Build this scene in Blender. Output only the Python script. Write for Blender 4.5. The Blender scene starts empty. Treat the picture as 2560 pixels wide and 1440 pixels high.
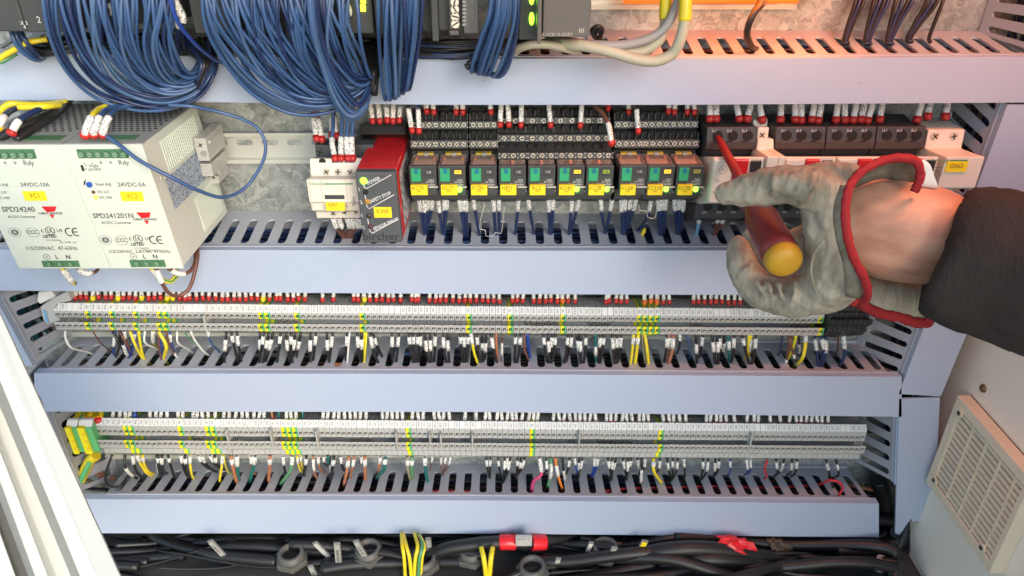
import bpy, math, random
from mathutils import Vector, Matrix
random.seed(7)
rnd = random.Random(11)
SC = bpy.context.scene
COL = SC.collection
MM = 0.001
# ---------------------------------------------------------------- camera
F_PX = 1850.0
PITCH = math.radians(29.4)
YAW = math.radians(-0.46)
CAM = Vector((0.0, -0.596, 1.5))
cam_d = bpy.data.cameras.new("camera")
cam_d.sensor_width = 36.0
cam_d.lens = 36.0 * F_PX / 2560.0
cam_d.clip_start = 0.01
cam_d.clip_end = 500
cam = bpy.data.objects.new("camera", cam_d)
COL.objects.link(cam)
cam.location = CAM
cam.rotation_euler = (math.radians(90) - PITCH, 0, YAW)
SC.camera = cam
ROT = cam.rotation_euler.to_matrix()
# ---------------------------------------------------------------- world, sun, exposure
SUN_EL, SUN_AZ = math.radians(24), math.radians(30)   # from in front of the cabinet, a little to the left
w = bpy.data.worlds.new("World")
SC.world = w
w.use_nodes = True
nt = w.node_tree
sky = nt.nodes.new("ShaderNodeTexSky")
sky.sky_type = 'NISHITA'
sky.sun_disc = False
sky.sun_elevation = SUN_EL
sky.sun_rotation = math.radians(180) - SUN_AZ
sky.air_density = 1.2
sky.dust_density = 1.0
bg = nt.nodes["Background"]
nt.links.new(sky.outputs[0], bg.inputs[0])
bg.inputs[1].default_value = 0.15
sun_d = bpy.data.lights.new("sun", 'SUN')
sun_d.energy = 0.8
sun_d.angle = math.radians(30)
sun_d.color = (1.0, 0.98, 0.96)
sun = bpy.data.objects.new("sun", sun_d)
COL.objects.link(sun)
sd = Vector((math.sin(SUN_AZ) * math.cos(SUN_EL), -math.cos(SUN_AZ) * math.cos(SUN_EL), math.sin(SUN_EL)))
sun.rotation_euler = sd.to_track_quat('Z', 'Y').to_euler()
sun.location = (0, -3, 4)
SC.view_settings.view_transform = 'Standard'
SC.view_settings.look = 'None'
SC.view_settings.gamma = 1
SC.view_settings.exposure = 1.30
SC.cycles.max_bounces = 6
SC.cycles.caustics_reflective = False
SC.cycles.caustics_refractive = False

# ---------------------------------------------------------------- geometry helpers
def ray(px, py):
    return (ROT @ Vector(((px - 1280) / F_PX, -(py - 720) / F_PX, -1.0))).normalized()
def at(px, py, Y):
    """the point of the plane Y (mm, negative towards the viewer) that stands at this place of the photograph"""
    d = ray(px, py)
    t = (Y * MM - CAM.y) / d.y
    return CAM + d * t
def atx(px, py, X):
    d = ray(px, py)
    return CAM + d * ((X - CAM.x) / d.x)
def px_of(p):
    q = ROT.transposed() @ (Vector(p) - CAM)
    return (1280 + F_PX * q.x / -q.z, 720 - F_PX * q.y / -q.z)
def lerp(a, b, t): return a + (b - a) * t
def pl(xs, ys, x):
    """piecewise linear through stations"""
    if x <= xs[0]: i = 0
    elif x >= xs[-1]: i = len(xs) - 2
    else:
        i = max(k for k in range(len(xs) - 1) if xs[k] <= x)
    t = (x - xs[i]) / (xs[i + 1] - xs[i])
    return ys[i] + (ys[i + 1] - ys[i]) * t

class MB:
    def __init__(s):
        s.v = []; s.f = []; s.mi = []; s.sm = []; s.m = 0
    def add(s, vs, fs, smooth=False):
        b = len(s.v)
        s.v += [Vector(v) for v in vs]
        for f in fs:
            s.f.append(tuple(i + b for i in f)); s.mi.append(s.m); s.sm.append(smooth)
        return s
    def box(s, x0, x1, y0, y1, z0, z1):
        return s.hexa([(x0, y0, z0), (x1, y0, z0), (x1, y0, z1), (x0, y0, z1), (x0, y1, z0), (x1, y1, z0), (x1, y1, z1), (x0, y1, z1)])
    def hexa(s, p):
        """p[0:4] front quad counter-clockwise seen from the front, p[4:8] the same at the back"""
        return s.add(p, [(0, 1, 2, 3), (5, 4, 7, 6), (0, 4, 5, 1), (3, 2, 6, 7), (0, 3, 7, 4), (1, 5, 6, 2)])
    def prism(s, poly, vec, smooth=False):
        n = len(poly); vec = Vector(vec)
        a = [Vector(p) for p in poly]
        vs = a + [p + vec for p in a]
        fs = [tuple(range(n)), tuple(range(2 * n - 1, n - 1, -1))]
        b = len(s.v); s.v += vs
        for f in fs: s.f.append(tuple(i + b for i in f)); s.mi.append(s.m); s.sm.append(False)
        for i in range(n):
            j = (i + 1) % n
            s.f.append((b + i, b + i + n, b + j + n, b + j)); s.mi.append(s.m); s.sm.append(smooth)
        return s
    def profx(s, prof, x0, x1):
        """closed profile of (y, z) extruded along X"""
        return s.prism([(x0, y, z) for y, z in prof], (x1 - x0, 0, 0))
    def cyl(s, p0, p1, r0, r1=None, seg=12, caps=True, smooth=True):
        if r1 is None: r1 = r0
        p0 = Vector(p0); p1 = Vector(p1)
        d = (p1 - p0).normalized()
        u = d.orthogonal().normalized(); w_ = d.cross(u)
        vs = []
        for p, r in ((p0, r0), (p1, r1)):
            for k in range(seg):
                a = 2 * math.pi * k / seg
                vs.append(p + (u * math.cos(a) + w_ * math.sin(a)) * r)
        fs = [(k, (k + 1) % seg, seg + (k + 1) % seg, seg + k) for k in range(seg)]
        s.add(vs, fs, smooth)
        if caps:
            b = len(s.v) - 2 * seg
            s.f.append(tuple(b + k for k in range(seg - 1, -1, -1))); s.mi.append(s.m); s.sm.append(False)
            s.f.append(tuple(b + seg + k for k in range(seg))); s.mi.append(s.m); s.sm.append(False)
        return s
    def tube(s, pts, r, seg=7, caps=True, stripe=False):
        """sweep along points; r a number or a list of radii"""
        pts = [Vector(p) for p in pts]; n = len(pts)
        rs = r if isinstance(r, (list, tuple)) else [r] * n
        t0 = (pts[1] - pts[0]).normalized()
        u = t0.orthogonal().normalized()
        rings = []
        for i in range(n):
            t = (pts[min(i + 1, n - 1)] - pts[max(i - 1, 0)]).normalized()
            u = (u - t * u.dot(t))
            if u.length < 1e-6: u = t.orthogonal()
            u.normalize(); w_ = t.cross(u)
            rings.append([pts[i] + (u * math.cos(2 * math.pi * k / seg) + w_ * math.sin(2 * math.pi * k / seg)) * rs[i] for k in range(seg)])
        b = len(s.v)
        for rg in rings: s.v += rg
        for i in range(n - 1):
            for k in range(seg):
                s.f.append((b + i * seg + k, b + i * seg + (k + 1) % seg, b + (i + 1) * seg + (k + 1) % seg, b + (i + 1) * seg + k))
                s.mi.append((1 if k % 4 == 1 else 0) if stripe else s.m); s.sm.append(True)
        if caps:
            s.f.append(tuple(b + k for k in range(seg - 1, -1, -1))); s.mi.append(s.m); s.sm.append(False)
            s.f.append(tuple(b + (n - 1) * seg + k for k in range(seg))); s.mi.append(s.m); s.sm.append(False)
        return s
    def ball(s, c, rx, ry=None, rz=None, nu=12, nv=8):
        ry = ry or rx; rz = rz or rx; c = Vector(c)
        vs = [c + Vector((0, 0, rz))]
        for j in range(1, nv):
            a = math.pi * j / nv
            for i in range(nu):
                b_ = 2 * math.pi * i / nu
                vs.append(c + Vector((rx * math.sin(a) * math.cos(b_), ry * math.sin(a) * math.sin(b_), rz * math.cos(a))))
        vs.append(c - Vector((0, 0, rz)))
        fs = [(0, 1 + i, 1 + (i + 1) % nu) for i in range(nu)]
        for j in range(nv - 2):
            for i in range(nu):
                fs.append((1 + j * nu + i, 1 + (j + 1) * nu + i, 1 + (j + 1) * nu + (i + 1) % nu, 1 + j * nu + (i + 1) % nu))
        L = 1 + (nv - 1) * nu
        fs += [(L, L - nu + (i + 1) % nu, L - nu + i) for i in range(nu)]
        return s.add(vs, fs, True)
    def build(s, name, mat, parent=None, bevel=0, seg=2, kind=None):
        off = wloc(parent)
        me = bpy.data.meshes.new(name)
        me.from_pydata([tuple(v - off) for v in s.v], [], s.f)
        for m in (mat if isinstance(mat, (list, tuple)) else [mat]): me.materials.append(m)
        me.polygons.foreach_set("material_index", s.mi)
        me.polygons.foreach_set("use_smooth", s.sm)
        me.update()
        o = bpy.data.objects.new(name, me)
        COL.objects.link(o)
        if parent: o.parent = parent
        if bevel:
            b = o.modifiers.new("bevel", 'BEVEL'); b.width = bevel * MM; b.segments = seg; b.limit_method = 'ANGLE'; b.angle_limit = 0.6
            b.harden_normals = False
        if kind: o["kind"] = kind
        return o
def wloc(o):
    l = Vector((0, 0, 0))
    while o: l += o.location; o = o.parent
    return l
def thing(name, label, cat, loc, group=None, kind=None):
    o = bpy.data.objects.new(name, None)
    o.empty_display_size = 0.01
    COL.objects.link(o); o.location = loc
    return tag(o, label, cat, group, kind)
def tag(o, label, cat, group=None, kind=None):
    o["label"] = label; o["category"] = cat
    if group: o["group"] = group
    if kind: o["kind"] = kind
    return o
def curve(pts, n=6):
    """Catmull-Rom through the points"""
    P = [Vector(p) for p in pts]
    P = [P[0] * 2 - P[1]] + P + [P[-1] * 2 - P[-2]]
    out = []
    for i in range(1, len(P) - 2):
        for k in range(n):
            t = k / n
            a, b, c, d = P[i - 1], P[i], P[i + 1], P[i + 2]
            out.append(0.5 * ((2 * b) + (c - a) * t + (2 * a - 5 * b + 4 * c - d) * t * t + (3 * b - a - 3 * c + d) * t * t * t))
    out.append(P[-2])
    return out
def polyline_at(pts, L0, L1):
    """the piece of a polyline between two fractions of its length"""
    ls = [0.0]
    for a, b in zip(pts, pts[1:]): ls.append(ls[-1] + (b - a).length)
    T = ls[-1]; out = []
    def p(s):
        s = max(0, min(T, s))
        for i in range(len(pts) - 1):
            if s <= ls[i + 1] or i == len(pts) - 2:
                return lerp(pts[i], pts[i + 1], (s - ls[i]) / max(1e-9, ls[i + 1] - ls[i]))
    out.append(p(L0 * T))
    out += [pts[i] for i in range(len(pts)) if L0 * T + 1e-5 < ls[i] < L1 * T - 1e-5]
    out.append(p(L1 * T))
    return out
_txt = {}
def text_mesh(body, size, sx=1.0, bold=0.0, align='CENTER'):
    """lettering as a thin mesh in its own XZ plane, facing -Y"""
    key = (body, round(size, 3), sx, bold, align)
    if key in _txt: return _txt[key]
    c = bpy.data.curves.new("t", 'FONT')
    c.body = body; c.size = size * MM; c.align_x = align; c.align_y = 'CENTER'
    c.extrude = 0.06 * MM; c.offset = bold * MM; c.resolution_u = 2
    o = bpy.data.objects.new("t", c)
    me = bpy.data.meshes.new_from_object(o)
    bpy.data.objects.remove(o)
    me.transform(Matrix.Diagonal((sx, 1, 1, 1)))
    me.transform(Matrix.Rotation(math.radians(90), 4, 'X'))
    _txt[key] = me
    return me
def text(body, p, size, mat, parent, rot=None, sx=1.0, bold=0.0, align='CENTER', name='lettering'):
    me = text_mesh(body, size, sx, bold, align)
    if me.users and me.materials and me.materials[0] != mat: me = me.copy(); me.materials.clear()
    if not me.materials: me.materials.append(mat)
    o = bpy.data.objects.new(name, me); COL.objects.link(o); o.parent = parent
    o.location = Vector(p) - wloc(parent)
    if rot: o.rotation_euler = rot
    return o
ORD = "first second third fourth fifth sixth seventh eighth ninth tenth eleventh twelfth thirteenth fourteenth fifteenth sixteenth seventeenth eighteenth nineteenth".split()
TENS = "twentieth thirtieth fortieth fiftieth sixtieth seventieth eightieth ninetieth".split()
TEN = "twenty thirty forty fifty sixty seventy eighty ninety".split()
def ordinal(n):
    if n > 100: return "hundred and " + ordinal(n - 100)
    if n == 100: return "hundredth"
    if n < 20: return ORD[n - 1]
    t, u = divmod(n, 10)
    return TENS[t - 2] if u == 0 else TEN[t - 2] + "-" + ORD[u - 1]

# ---------------------------------------------------------------- materials
def nmat(name):
    m = bpy.data.materials.new(name); m.use_nodes = True
    return m, m.node_tree, m.node_tree.nodes["Principled BSDF"]
def plastic(name, col, rough=0.4, var=0.06, scale=60, bump=0.05, spec=0.5, metal=0.0, dirt=0.0):
    m, t, b = nmat(name)
    tc = t.nodes.new("ShaderNodeTexCoord")
    n = t.nodes.new("ShaderNodeTexNoise"); n.inputs["Scale"].default_value = scale; n.inputs["Detail"].default_value = 5
    t.links.new(tc.outputs["Object"], n.inputs["Vector"])
    mr = t.nodes.new("ShaderNodeMapRange"); mr.inputs[1].default_value = 0.2; mr.inputs[2].default_value = 0.8
    mr.inputs[3].default_value = 1 - var; mr.inputs[4].default_value = 1 + var
    t.links.new(n.outputs["Fac"], mr.inputs[0])
    mx = t.nodes.new("ShaderNodeMix"); mx.data_type = 'RGBA'; mx.blend_type = 'MULTIPLY'; mx.inputs[0].default_value = 1
    mx.inputs[6].default_value = (*col, 1)
    t.links.new(mr.outputs[0], mx.inputs[7])
    out = mx.outputs[2]
    if dirt:
        n2 = t.nodes.new("ShaderNodeTexNoise"); n2.inputs["Scale"].default_value = 900; n2.inputs["Detail"].default_value = 3
        n3 = t.nodes.new("ShaderNodeTexNoise"); n3.inputs["Scale"].default_value = 14
        t.links.new(tc.outputs["Object"], n2.inputs["Vector"]); t.links.new(tc.outputs["Object"], n3.inputs["Vector"])
        mm = t.nodes.new("ShaderNodeMath"); mm.operation = 'MULTIPLY'
        r1 = t.nodes.new("ShaderNodeMapRange"); r1.inputs[1].default_value = 0.66; r1.inputs[2].default_value = 0.74
        r2 = t.nodes.new("ShaderNodeMapRange"); r2.inputs[1].default_value = 0.45; r2.inputs[2].default_value = 0.65; r2.inputs[4].default_value = dirt
        t.links.new(n2.outputs["Fac"], r1.inputs[0]); t.links.new(n3.outputs["Fac"], r2.inputs[0])
        t.links.new(r1.outputs[0], mm.inputs[0]); t.links.new(r2.outputs[0], mm.inputs[1])
        m2 = t.nodes.new("ShaderNodeMix"); m2.data_type = 'RGBA'; m2.inputs[7].default_value = (0.05, 0.045, 0.05, 1)
        t.links.new(mm.outputs[0], m2.inputs[0]); t.links.new(out, m2.inputs[6]); out = m2.outputs[2]
    t.links.new(out, b.inputs["Base Color"])
    rr = t.nodes.new("ShaderNodeMapRange"); rr.inputs[3].default_value = rough * 0.85; rr.inputs[4].default_value = min(1, rough * 1.15)
    t.links.new(n.outputs["Fac"], rr.inputs[0]); t.links.new(rr.outputs[0], b.inputs["Roughness"])
    b.inputs["Specular IOR Level"].default_value = spec
    b.inputs["Metallic"].default_value = metal
    if bump:
        bp = t.nodes.new("ShaderNodeBump"); bp.inputs["Strength"].default_value = bump; bp.inputs["Distance"].default_value = 0.0005
        nb = t.nodes.new("ShaderNodeTexNoise"); nb.inputs["Scale"].default_value = scale * 12
        t.links.new(tc.outputs["Object"], nb.inputs["Vector"])
        t.links.new(nb.outputs["Fac"], bp.inputs["Height"]); t.links.new(bp.outputs[0], b.inputs["Normal"])
    return m
def glow(name, col, e=6):
    m, t, b = nmat(name)
    b.inputs["Base Color"].default_value = (*[c * .15 for c in col], 1)
    b.inputs["Emission Color"].default_value = (*col, 1); b.inputs["Emission Strength"].default_value = e
    return m
def galvanised(name, lo=(0.25, 0.27, 0.265), hi=(0.55, 0.58, 0.56), scale=125):
    m, t, b = nmat(name)
    tc = t.nodes.new("ShaderNodeTexCoord")
    nz = t.nodes.new("ShaderNodeTexNoise"); nz.inputs["Scale"].default_value = 60; nz.inputs["Detail"].default_value = 3
    t.links.new(tc.outputs["Object"], nz.inputs["Vector"])
    ad = t.nodes.new("ShaderNodeMix"); ad.data_type = 'RGBA'; ad.blend_type = 'LINEAR_LIGHT'; ad.inputs[0].default_value = 0.018
    t.links.new(tc.outputs["Object"], ad.inputs[6]); t.links.new(nz.outputs["Color"], ad.inputs[7])
    v = t.nodes.new("ShaderNodeTexVoronoi"); v.inputs["Scale"].default_value = scale; v.inputs["Randomness"].default_value = 1
    t.links.new(ad.outputs[2], v.inputs["Vector"])
    v2 = t.nodes.new("ShaderNodeTexVoronoi"); v2.inputs["Scale"].default_value = scale * 2.3
    t.links.new(ad.outputs[2], v2.inputs["Vector"])
    sx = t.nodes.new("ShaderNodeSeparateColor"); t.links.new(v.outputs["Color"], sx.inputs[0])
    s2 = t.nodes.new("ShaderNodeSeparateColor"); t.links.new(v2.outputs["Color"], s2.inputs[0])
    cl = t.nodes.new("ShaderNodeTexNoise"); cl.inputs["Scale"].default_value = 18; cl.inputs["Detail"].default_value = 4
    t.links.new(tc.outputs["Object"], cl.inputs["Vector"])
    a = t.nodes.new("ShaderNodeMath"); a.operation = 'MULTIPLY_ADD'; a.inputs[1].default_value = 0.35
    t.links.new(s2.outputs[0], a.inputs[0]); 
    a0 = t.nodes.new("ShaderNodeMath"); a0.operation = 'MULTIPLY'; a0.inputs[1].default_value = 0.45
    t.links.new(sx.outputs[0], a0.inputs[0]); t.links.new(a0.outputs[0], a.inputs[2])
    a2 = t.nodes.new("ShaderNodeMath"); a2.operation = 'MULTIPLY_ADD'; a2.inputs[1].default_value = 0.5
    t.links.new(cl.outputs["Fac"], a2.inputs[0]); t.links.new(a.outputs[0], a2.inputs[2])
    cr = t.nodes.new("ShaderNodeValToRGB")
    cr.color_ramp.elements[0].position = 0.3; cr.color_ramp.elements[0].color = (*lo, 1)
    cr.color_ramp.elements[1].position = 1.0; cr.color_ramp.elements[1].color = (*hi, 1)
    t.links.new(a2.outputs[0], cr.inputs[0]); t.links.new(cr.outputs[0], b.inputs["Base Color"])
    b.inputs["Metallic"].default_value = 0.5
    r = t.nodes.new("ShaderNodeMapRange"); r.inputs[3].default_value = 0.3; r.inputs[4].default_value = 0.6
    t.links.new(sx.outputs[1], r.inputs[0]); t.links.new(r.outputs[0], b.inputs["Roughness"])
    bp = t.nodes.new("ShaderNodeBump"); bp.inputs["Strength"].default_value = 0.35; bp.inputs["Distance"].default_value = 0.0008
    t.links.new(a2.outputs[0], bp.inputs["Height"]); t.links.new(bp.outputs[0], b.inputs["Normal"])
    return m
def printed(name, base, ink, scale=700, thr=0.56, rough=0.5, band=None):
    """paper or sleeve white with small dark print on it"""
    m, t, b = nmat(name)
    tc = t.nodes.new("ShaderNodeTexCoord")
    mp = t.nodes.new("ShaderNodeMapping"); mp.inputs["Scale"].default_value = (1.6, 1.0, 0.75)
    t.links.new(tc.outputs["Object"], mp.inputs[0])
    n = t.nodes.new("ShaderNodeTexVoronoi"); n.inputs["Scale"].default_value = scale; n.distance = 'MANHATTAN'
    t.links.new(mp.outputs[0], n.inputs["Vector"])
    s = t.nodes.new("ShaderNodeSeparateColor"); t.links.new(n.outputs["Color"], s.inputs[0])
    r = t.nodes.new("ShaderNodeMath"); r.operation = 'GREATER_THAN'; r.inputs[1].default_value = thr
    t.links.new(s.outputs[0], r.inputs[0])
    mx = t.nodes.new("ShaderNodeMix"); mx.data_type = 'RGBA'
    mx.inputs[6].default_value = (*base, 1); mx.inputs[7].default_value = (*ink, 1)
    t.links.new(r.outputs[0], mx.inputs[0]); t.links.new(mx.outputs[2], b.inputs["Base Color"])
    b.inputs["Roughness"].default_value = rough
    return m
M = {}
M['duct'] = plastic('duct_pvc', (0.46, 0.475, 0.53), 0.34, 0.0, 9, 0)
M['cover'] = plastic('duct_cover_pvc', (0.43, 0.50, 0.64), 0.30, 0.0, 7, 0)
M['galv'] = galvanised('galvanised_steel')
M['rail'] = plastic('zinc_rail', (0.70, 0.71, 0.64), 0.30, 0.08, 30, 0.03, metal=0.35)
M['paint'] = plastic('cabinet_paint', (0.84, 0.78, 0.68), 0.55, 0.03, 20, 0.25)
M['doorpaint'] = plastic('door_paint', (0.60, 0.61, 0.58), 0.4, 0.02, 20, 0.05)
M['gasket'] = plastic('rubber_gasket', (0.10, 0.10, 0.09), 0.6, 0.1, 60, 0.2)
M['dark'] = plastic('dark_void', (0.02, 0.022, 0.026), 0.8)
M['vent'] = plastic('vent_plastic', (0.74, 0.64, 0.48), 0.55, 0.05, 40, 0.2)
M['blackp'] = plastic('black_plastic', (0.028, 0.029, 0.03), 0.42, 0.2, 60)
M['anth'] = plastic('anthracite_plastic', (0.055, 0.06, 0.062), 0.42, 0.12, 60)
M['anth2'] = plastic('relay_grey_plastic', (0.045, 0.045, 0.045), 0.45, 0.15, 60)
M['hole'] = plastic('deep_hole', (0.012, 0.012, 0.012), 0.8)
M['cream'] = plastic('cream_plastic', (0.78, 0.72, 0.60), 0.42, 0.03, 50)
M['cream2'] = plastic('cream_shade_plastic', (0.62, 0.56, 0.47), 0.45, 0.03, 50)
M['tgrey'] = plastic('terminal_grey', (0.47, 0.47, 0.45), 0.42, 0.05, 40)
M['tgrey2'] = plastic('terminal_grey_b', (0.31, 0.31, 0.30), 0.45, 0.06, 40)
M['tag'] = plastic('marker_white', (0.82, 0.80, 0.76), 0.45, 0.02, 40)
M['yel'] = plastic('earth_yellow', (0.90, 0.78, 0.02), 0.4, 0.05, 40)
M['grn'] = plastic('earth_green', (0.13, 0.50, 0.20), 0.4, 0.05, 40)
M['lab'] = plastic('yellow_sticker', (0.95, 0.74, 0.02), 0.45, 0.03, 60)
M['ink'] = plastic('black_ink', (0.02, 0.02, 0.02), 0.6)
M['inkg'] = plastic('grey_ink', (0.16, 0.16, 0.16), 0.6)
M['inkb'] = plastic('brown_ink', (0.34, 0.21, 0.02), 0.6)
M['inkw'] = plastic('white_ink', (0.65, 0.65, 0.65), 0.6)
M['red'] = plastic('red_plastic', (0.62, 0.02, 0.025), 0.25, 0.05, 40)
M['ferr'] = plastic('ferrule_red', (0.50, 0.025, 0.02), 0.4, 0.1, 90)
M['ferry'] = plastic('ferrule_yellow', (0.85, 0.62, 0.02), 0.4, 0.1, 90)
M['ferrb'] = plastic('ferrule_blue', (0.03, 0.10, 0.45), 0.4, 0.1, 90)
M['ferro'] = plastic('ferrule_orange', (0.75, 0.14, 0.02), 0.4, 0.1, 90)
M['sleeve'] = printed('marker_sleeve', (0.88, 0.87, 0.82), (0.20, 0.20, 0.20), 1700, 0.74)
M['sleevew'] = plastic('plain_sleeve', (0.80, 0.79, 0.75), 0.45, 0.03, 50)
M['screw'] = plastic('screw_steel', (0.78, 0.75, 0.64), 0.35, 0.15, 300, metal=0.5)
M['green'] = plastic('lever_green', (0.03, 0.38, 0.16), 0.4, 0.04, 60)
M['lblue'] = plastic('button_blue', (0.01, 0.18, 0.28), 0.4)
M['pcb'] = plastic('terminal_dark_green', (0.08, 0.20, 0.10), 0.4, 0.1, 60)
M['psu'] = plastic('supply_housing', (0.64, 0.69, 0.60), 0.42, 0.02, 30, 0.05)
M['psutop'] = plastic('supply_top', (0.36, 0.36, 0.34), 0.5, 0.04, 40, 0.2)
M['sticker'] = printed('rating_sticker', (0.42, 0.50, 0.60), (0.12, 0.14, 0.18), 1300, 0.70)
WIRES = {
 'blue': (0.048, 0.105, 0.245), 'navy': (0.020, 0.036, 0.11), 'black': (0.018, 0.018, 0.019), 'brown': (0.17, 0.065, 0.045),
 'copper': (0.42, 0.16, 0.08), 'yellow': (0.82, 0.66, 0.03), 'teal': (0.01, 0.14, 0.13), 'green': (0.10, 0.30, 0.14),
 'white': (0.78, 0.78, 0.76), 'red': (0.60, 0.03, 0.04), 'pink': (0.62, 0.06, 0.18), 'orange': (0.75, 0.22, 0.03),
 'khaki': (0.28, 0.26, 0.16), 'light blue': (0.20, 0.42, 0.68), 'royal blue': (0.02, 0.06, 0.32), 'cream': (0.55, 0.50, 0.36), 'grey': (0.50, 0.49, 0.46)}
for k, c in WIRES.items():
    M['w_' + k] = plastic('insulation_' + k.replace(' ', '_'), c, 0.33, 0.10, 120, 0.06)
M['w_yellow and green'] = M['w_yellow']
M['w_stripe'] = plastic('insulation_green_stripe', (.05, .26, .09), .35, .1, 120)
# clear relay cap
m, t, b = nmat('smoked_clear_plastic')
b.inputs["Base Color"].default_value = (0.55, 0.42, 0.34, 1); b.inputs["Roughness"].default_value = 0.12
b.inputs["Alpha"].default_value = 0.28
M['clear'] = m
# ================================================================ the cabinet
XL, XR = -0.60, 0.60
side_x = at(2352, 1000, -60).x + 0.022
MBp = MB().box(XL, side_x + 0.001, 0.0, 0.003, at(1265, 1330, 0).z, 1.66)
MB().box(XL, side_x + 0.001, 0.06, 0.065, 0.70, 1.75).build('rear_wall', M['paint'], kind='structure')
MBp.build('back_plate', M['galv'], kind='structure')
# side wall right, floor and ceiling of the cabinet
MB().box(side_x, side_x + 0.02, -0.36, 0.05, 0.70, 1.85).build('side_wall', M['paint'], kind='structure')
floor_z = at(1265, 1385, -60).z
MB().box(XL - 0.05, side_x + 0.02, -0.36, 0.05, floor_z - 0.02, floor_z).build('cabinet_floor', M['paint'], kind='structure')
MB().box(XL - 0.05, side_x + 0.02, -0.44, 0.05, 1.66, 1.68).build('cabinet_ceiling', M['paint'], kind='structure')
MB().box(XL - 0.03, XL, -0.06, 0.05, 0.70, 1.85).build('side_wall', M['paint'], kind='structure')
# door-like panel out of view, added to shade the arm side
shade_panel = MB(); shade_panel.hexa([(side_x + .02, -.37, .70), (side_x + .16, -1.0, .70), (side_x + .16, -1.0, 1.85), (side_x + .02, -.37, 1.85), (side_x + .04, -.37, .70), (side_x + .18, -1.0, .70), (side_x + .18, -1.0, 1.85), (side_x + .04, -.37, 1.85)])
shade_panel = shade_panel.build('cabinet_door', plastic('shading_panel_paint', (.50, .40, .34), .5, .03, 20, .1)); tag(shade_panel, 'plain beige door-like panel added out of view to shade the arm side', 'cabinet door')
# ground outside, seen only in reflections
gm = plastic('concrete_ground', (0.30, 0.29, 0.27), 0.9, 0.2, 3, 0.2)
MB().box(-30, 30, -30, 30, -0.05, 0.0).build('ground', gm, kind='structure')

def slot_wall(mb, A, B, N, n, s0=0.08, s1=0.75, wid=0.46, th=1.6, phase=0.5):
    """a slotted duct wall: A(u) front edge, B(u) back edge, N inward normal, n slots"""
    th = N * th * MM
    P = lambda u, v: lerp(A(u), B(u), v)
    for i in range(n):
        u0, u1 = i / n, (i + 1) / n
        c = (u0 + u1) / 2 + (phase - 0.5) / n
        h = wid / (2 * n)
        W = (P(u1, 0.4) - P(u0, 0.4)).length * wid / 2
        D = (B(c) - A(c)).length
        rv = W / D
        L = [(c, s0)]; R = [(c, s0)]
        for k in range(1, 5):
            a = math.pi / 2 * k / 4
            L.append((c - h * math.sin(a), s0 + rv * (1 - math.cos(a)))); R.append((c + h * math.sin(a), s0 + rv * (1 - math.cos(a))))
        for k in range(0, 5):
            a = math.pi / 2 * k / 4
            L.append((c - h * math.cos(a), s1 - rv * (1 - math.sin(a)))); R.append((c + h * math.cos(a), s1 - rv * (1 - math.sin(a))))
        lo = [(u0, 0), (c, 0)] + L + [(c, 1), (u0, 1)]
        ro = [(c, 0), (u1, 0), (u1, 1), (c, 1)] + R[::-1]
        for poly in (lo, ro):
            q = [P(u, v) for u, v in poly]
            k = len(q)
            mb.add(q, [tuple(range(k))]); mb.add([p + th for p in q], [tuple(range(k - 1, -1, -1))])
        for side in (L, R):
            q = [P(u, v) for u, v in side]; k = len(q)
            mb.add(q + [p + th for p in q], [(j, j + 1, k + j + 1, k + j) for j in range(k - 1)])
    for v in (0, 1):
        q = [P(i / n, v) for i in range(n + 1)]
        mb.add(q + [p + th for p in q], [(j, j + 1, n + 2 + j, n + 1 + j) for j in range(n)])
    for u in (0, 1):
        q = [P(u, 0), P(u, 1)]
        mb.add(q + [p + th for p in q], [(0, 1, 3, 2)])

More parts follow.
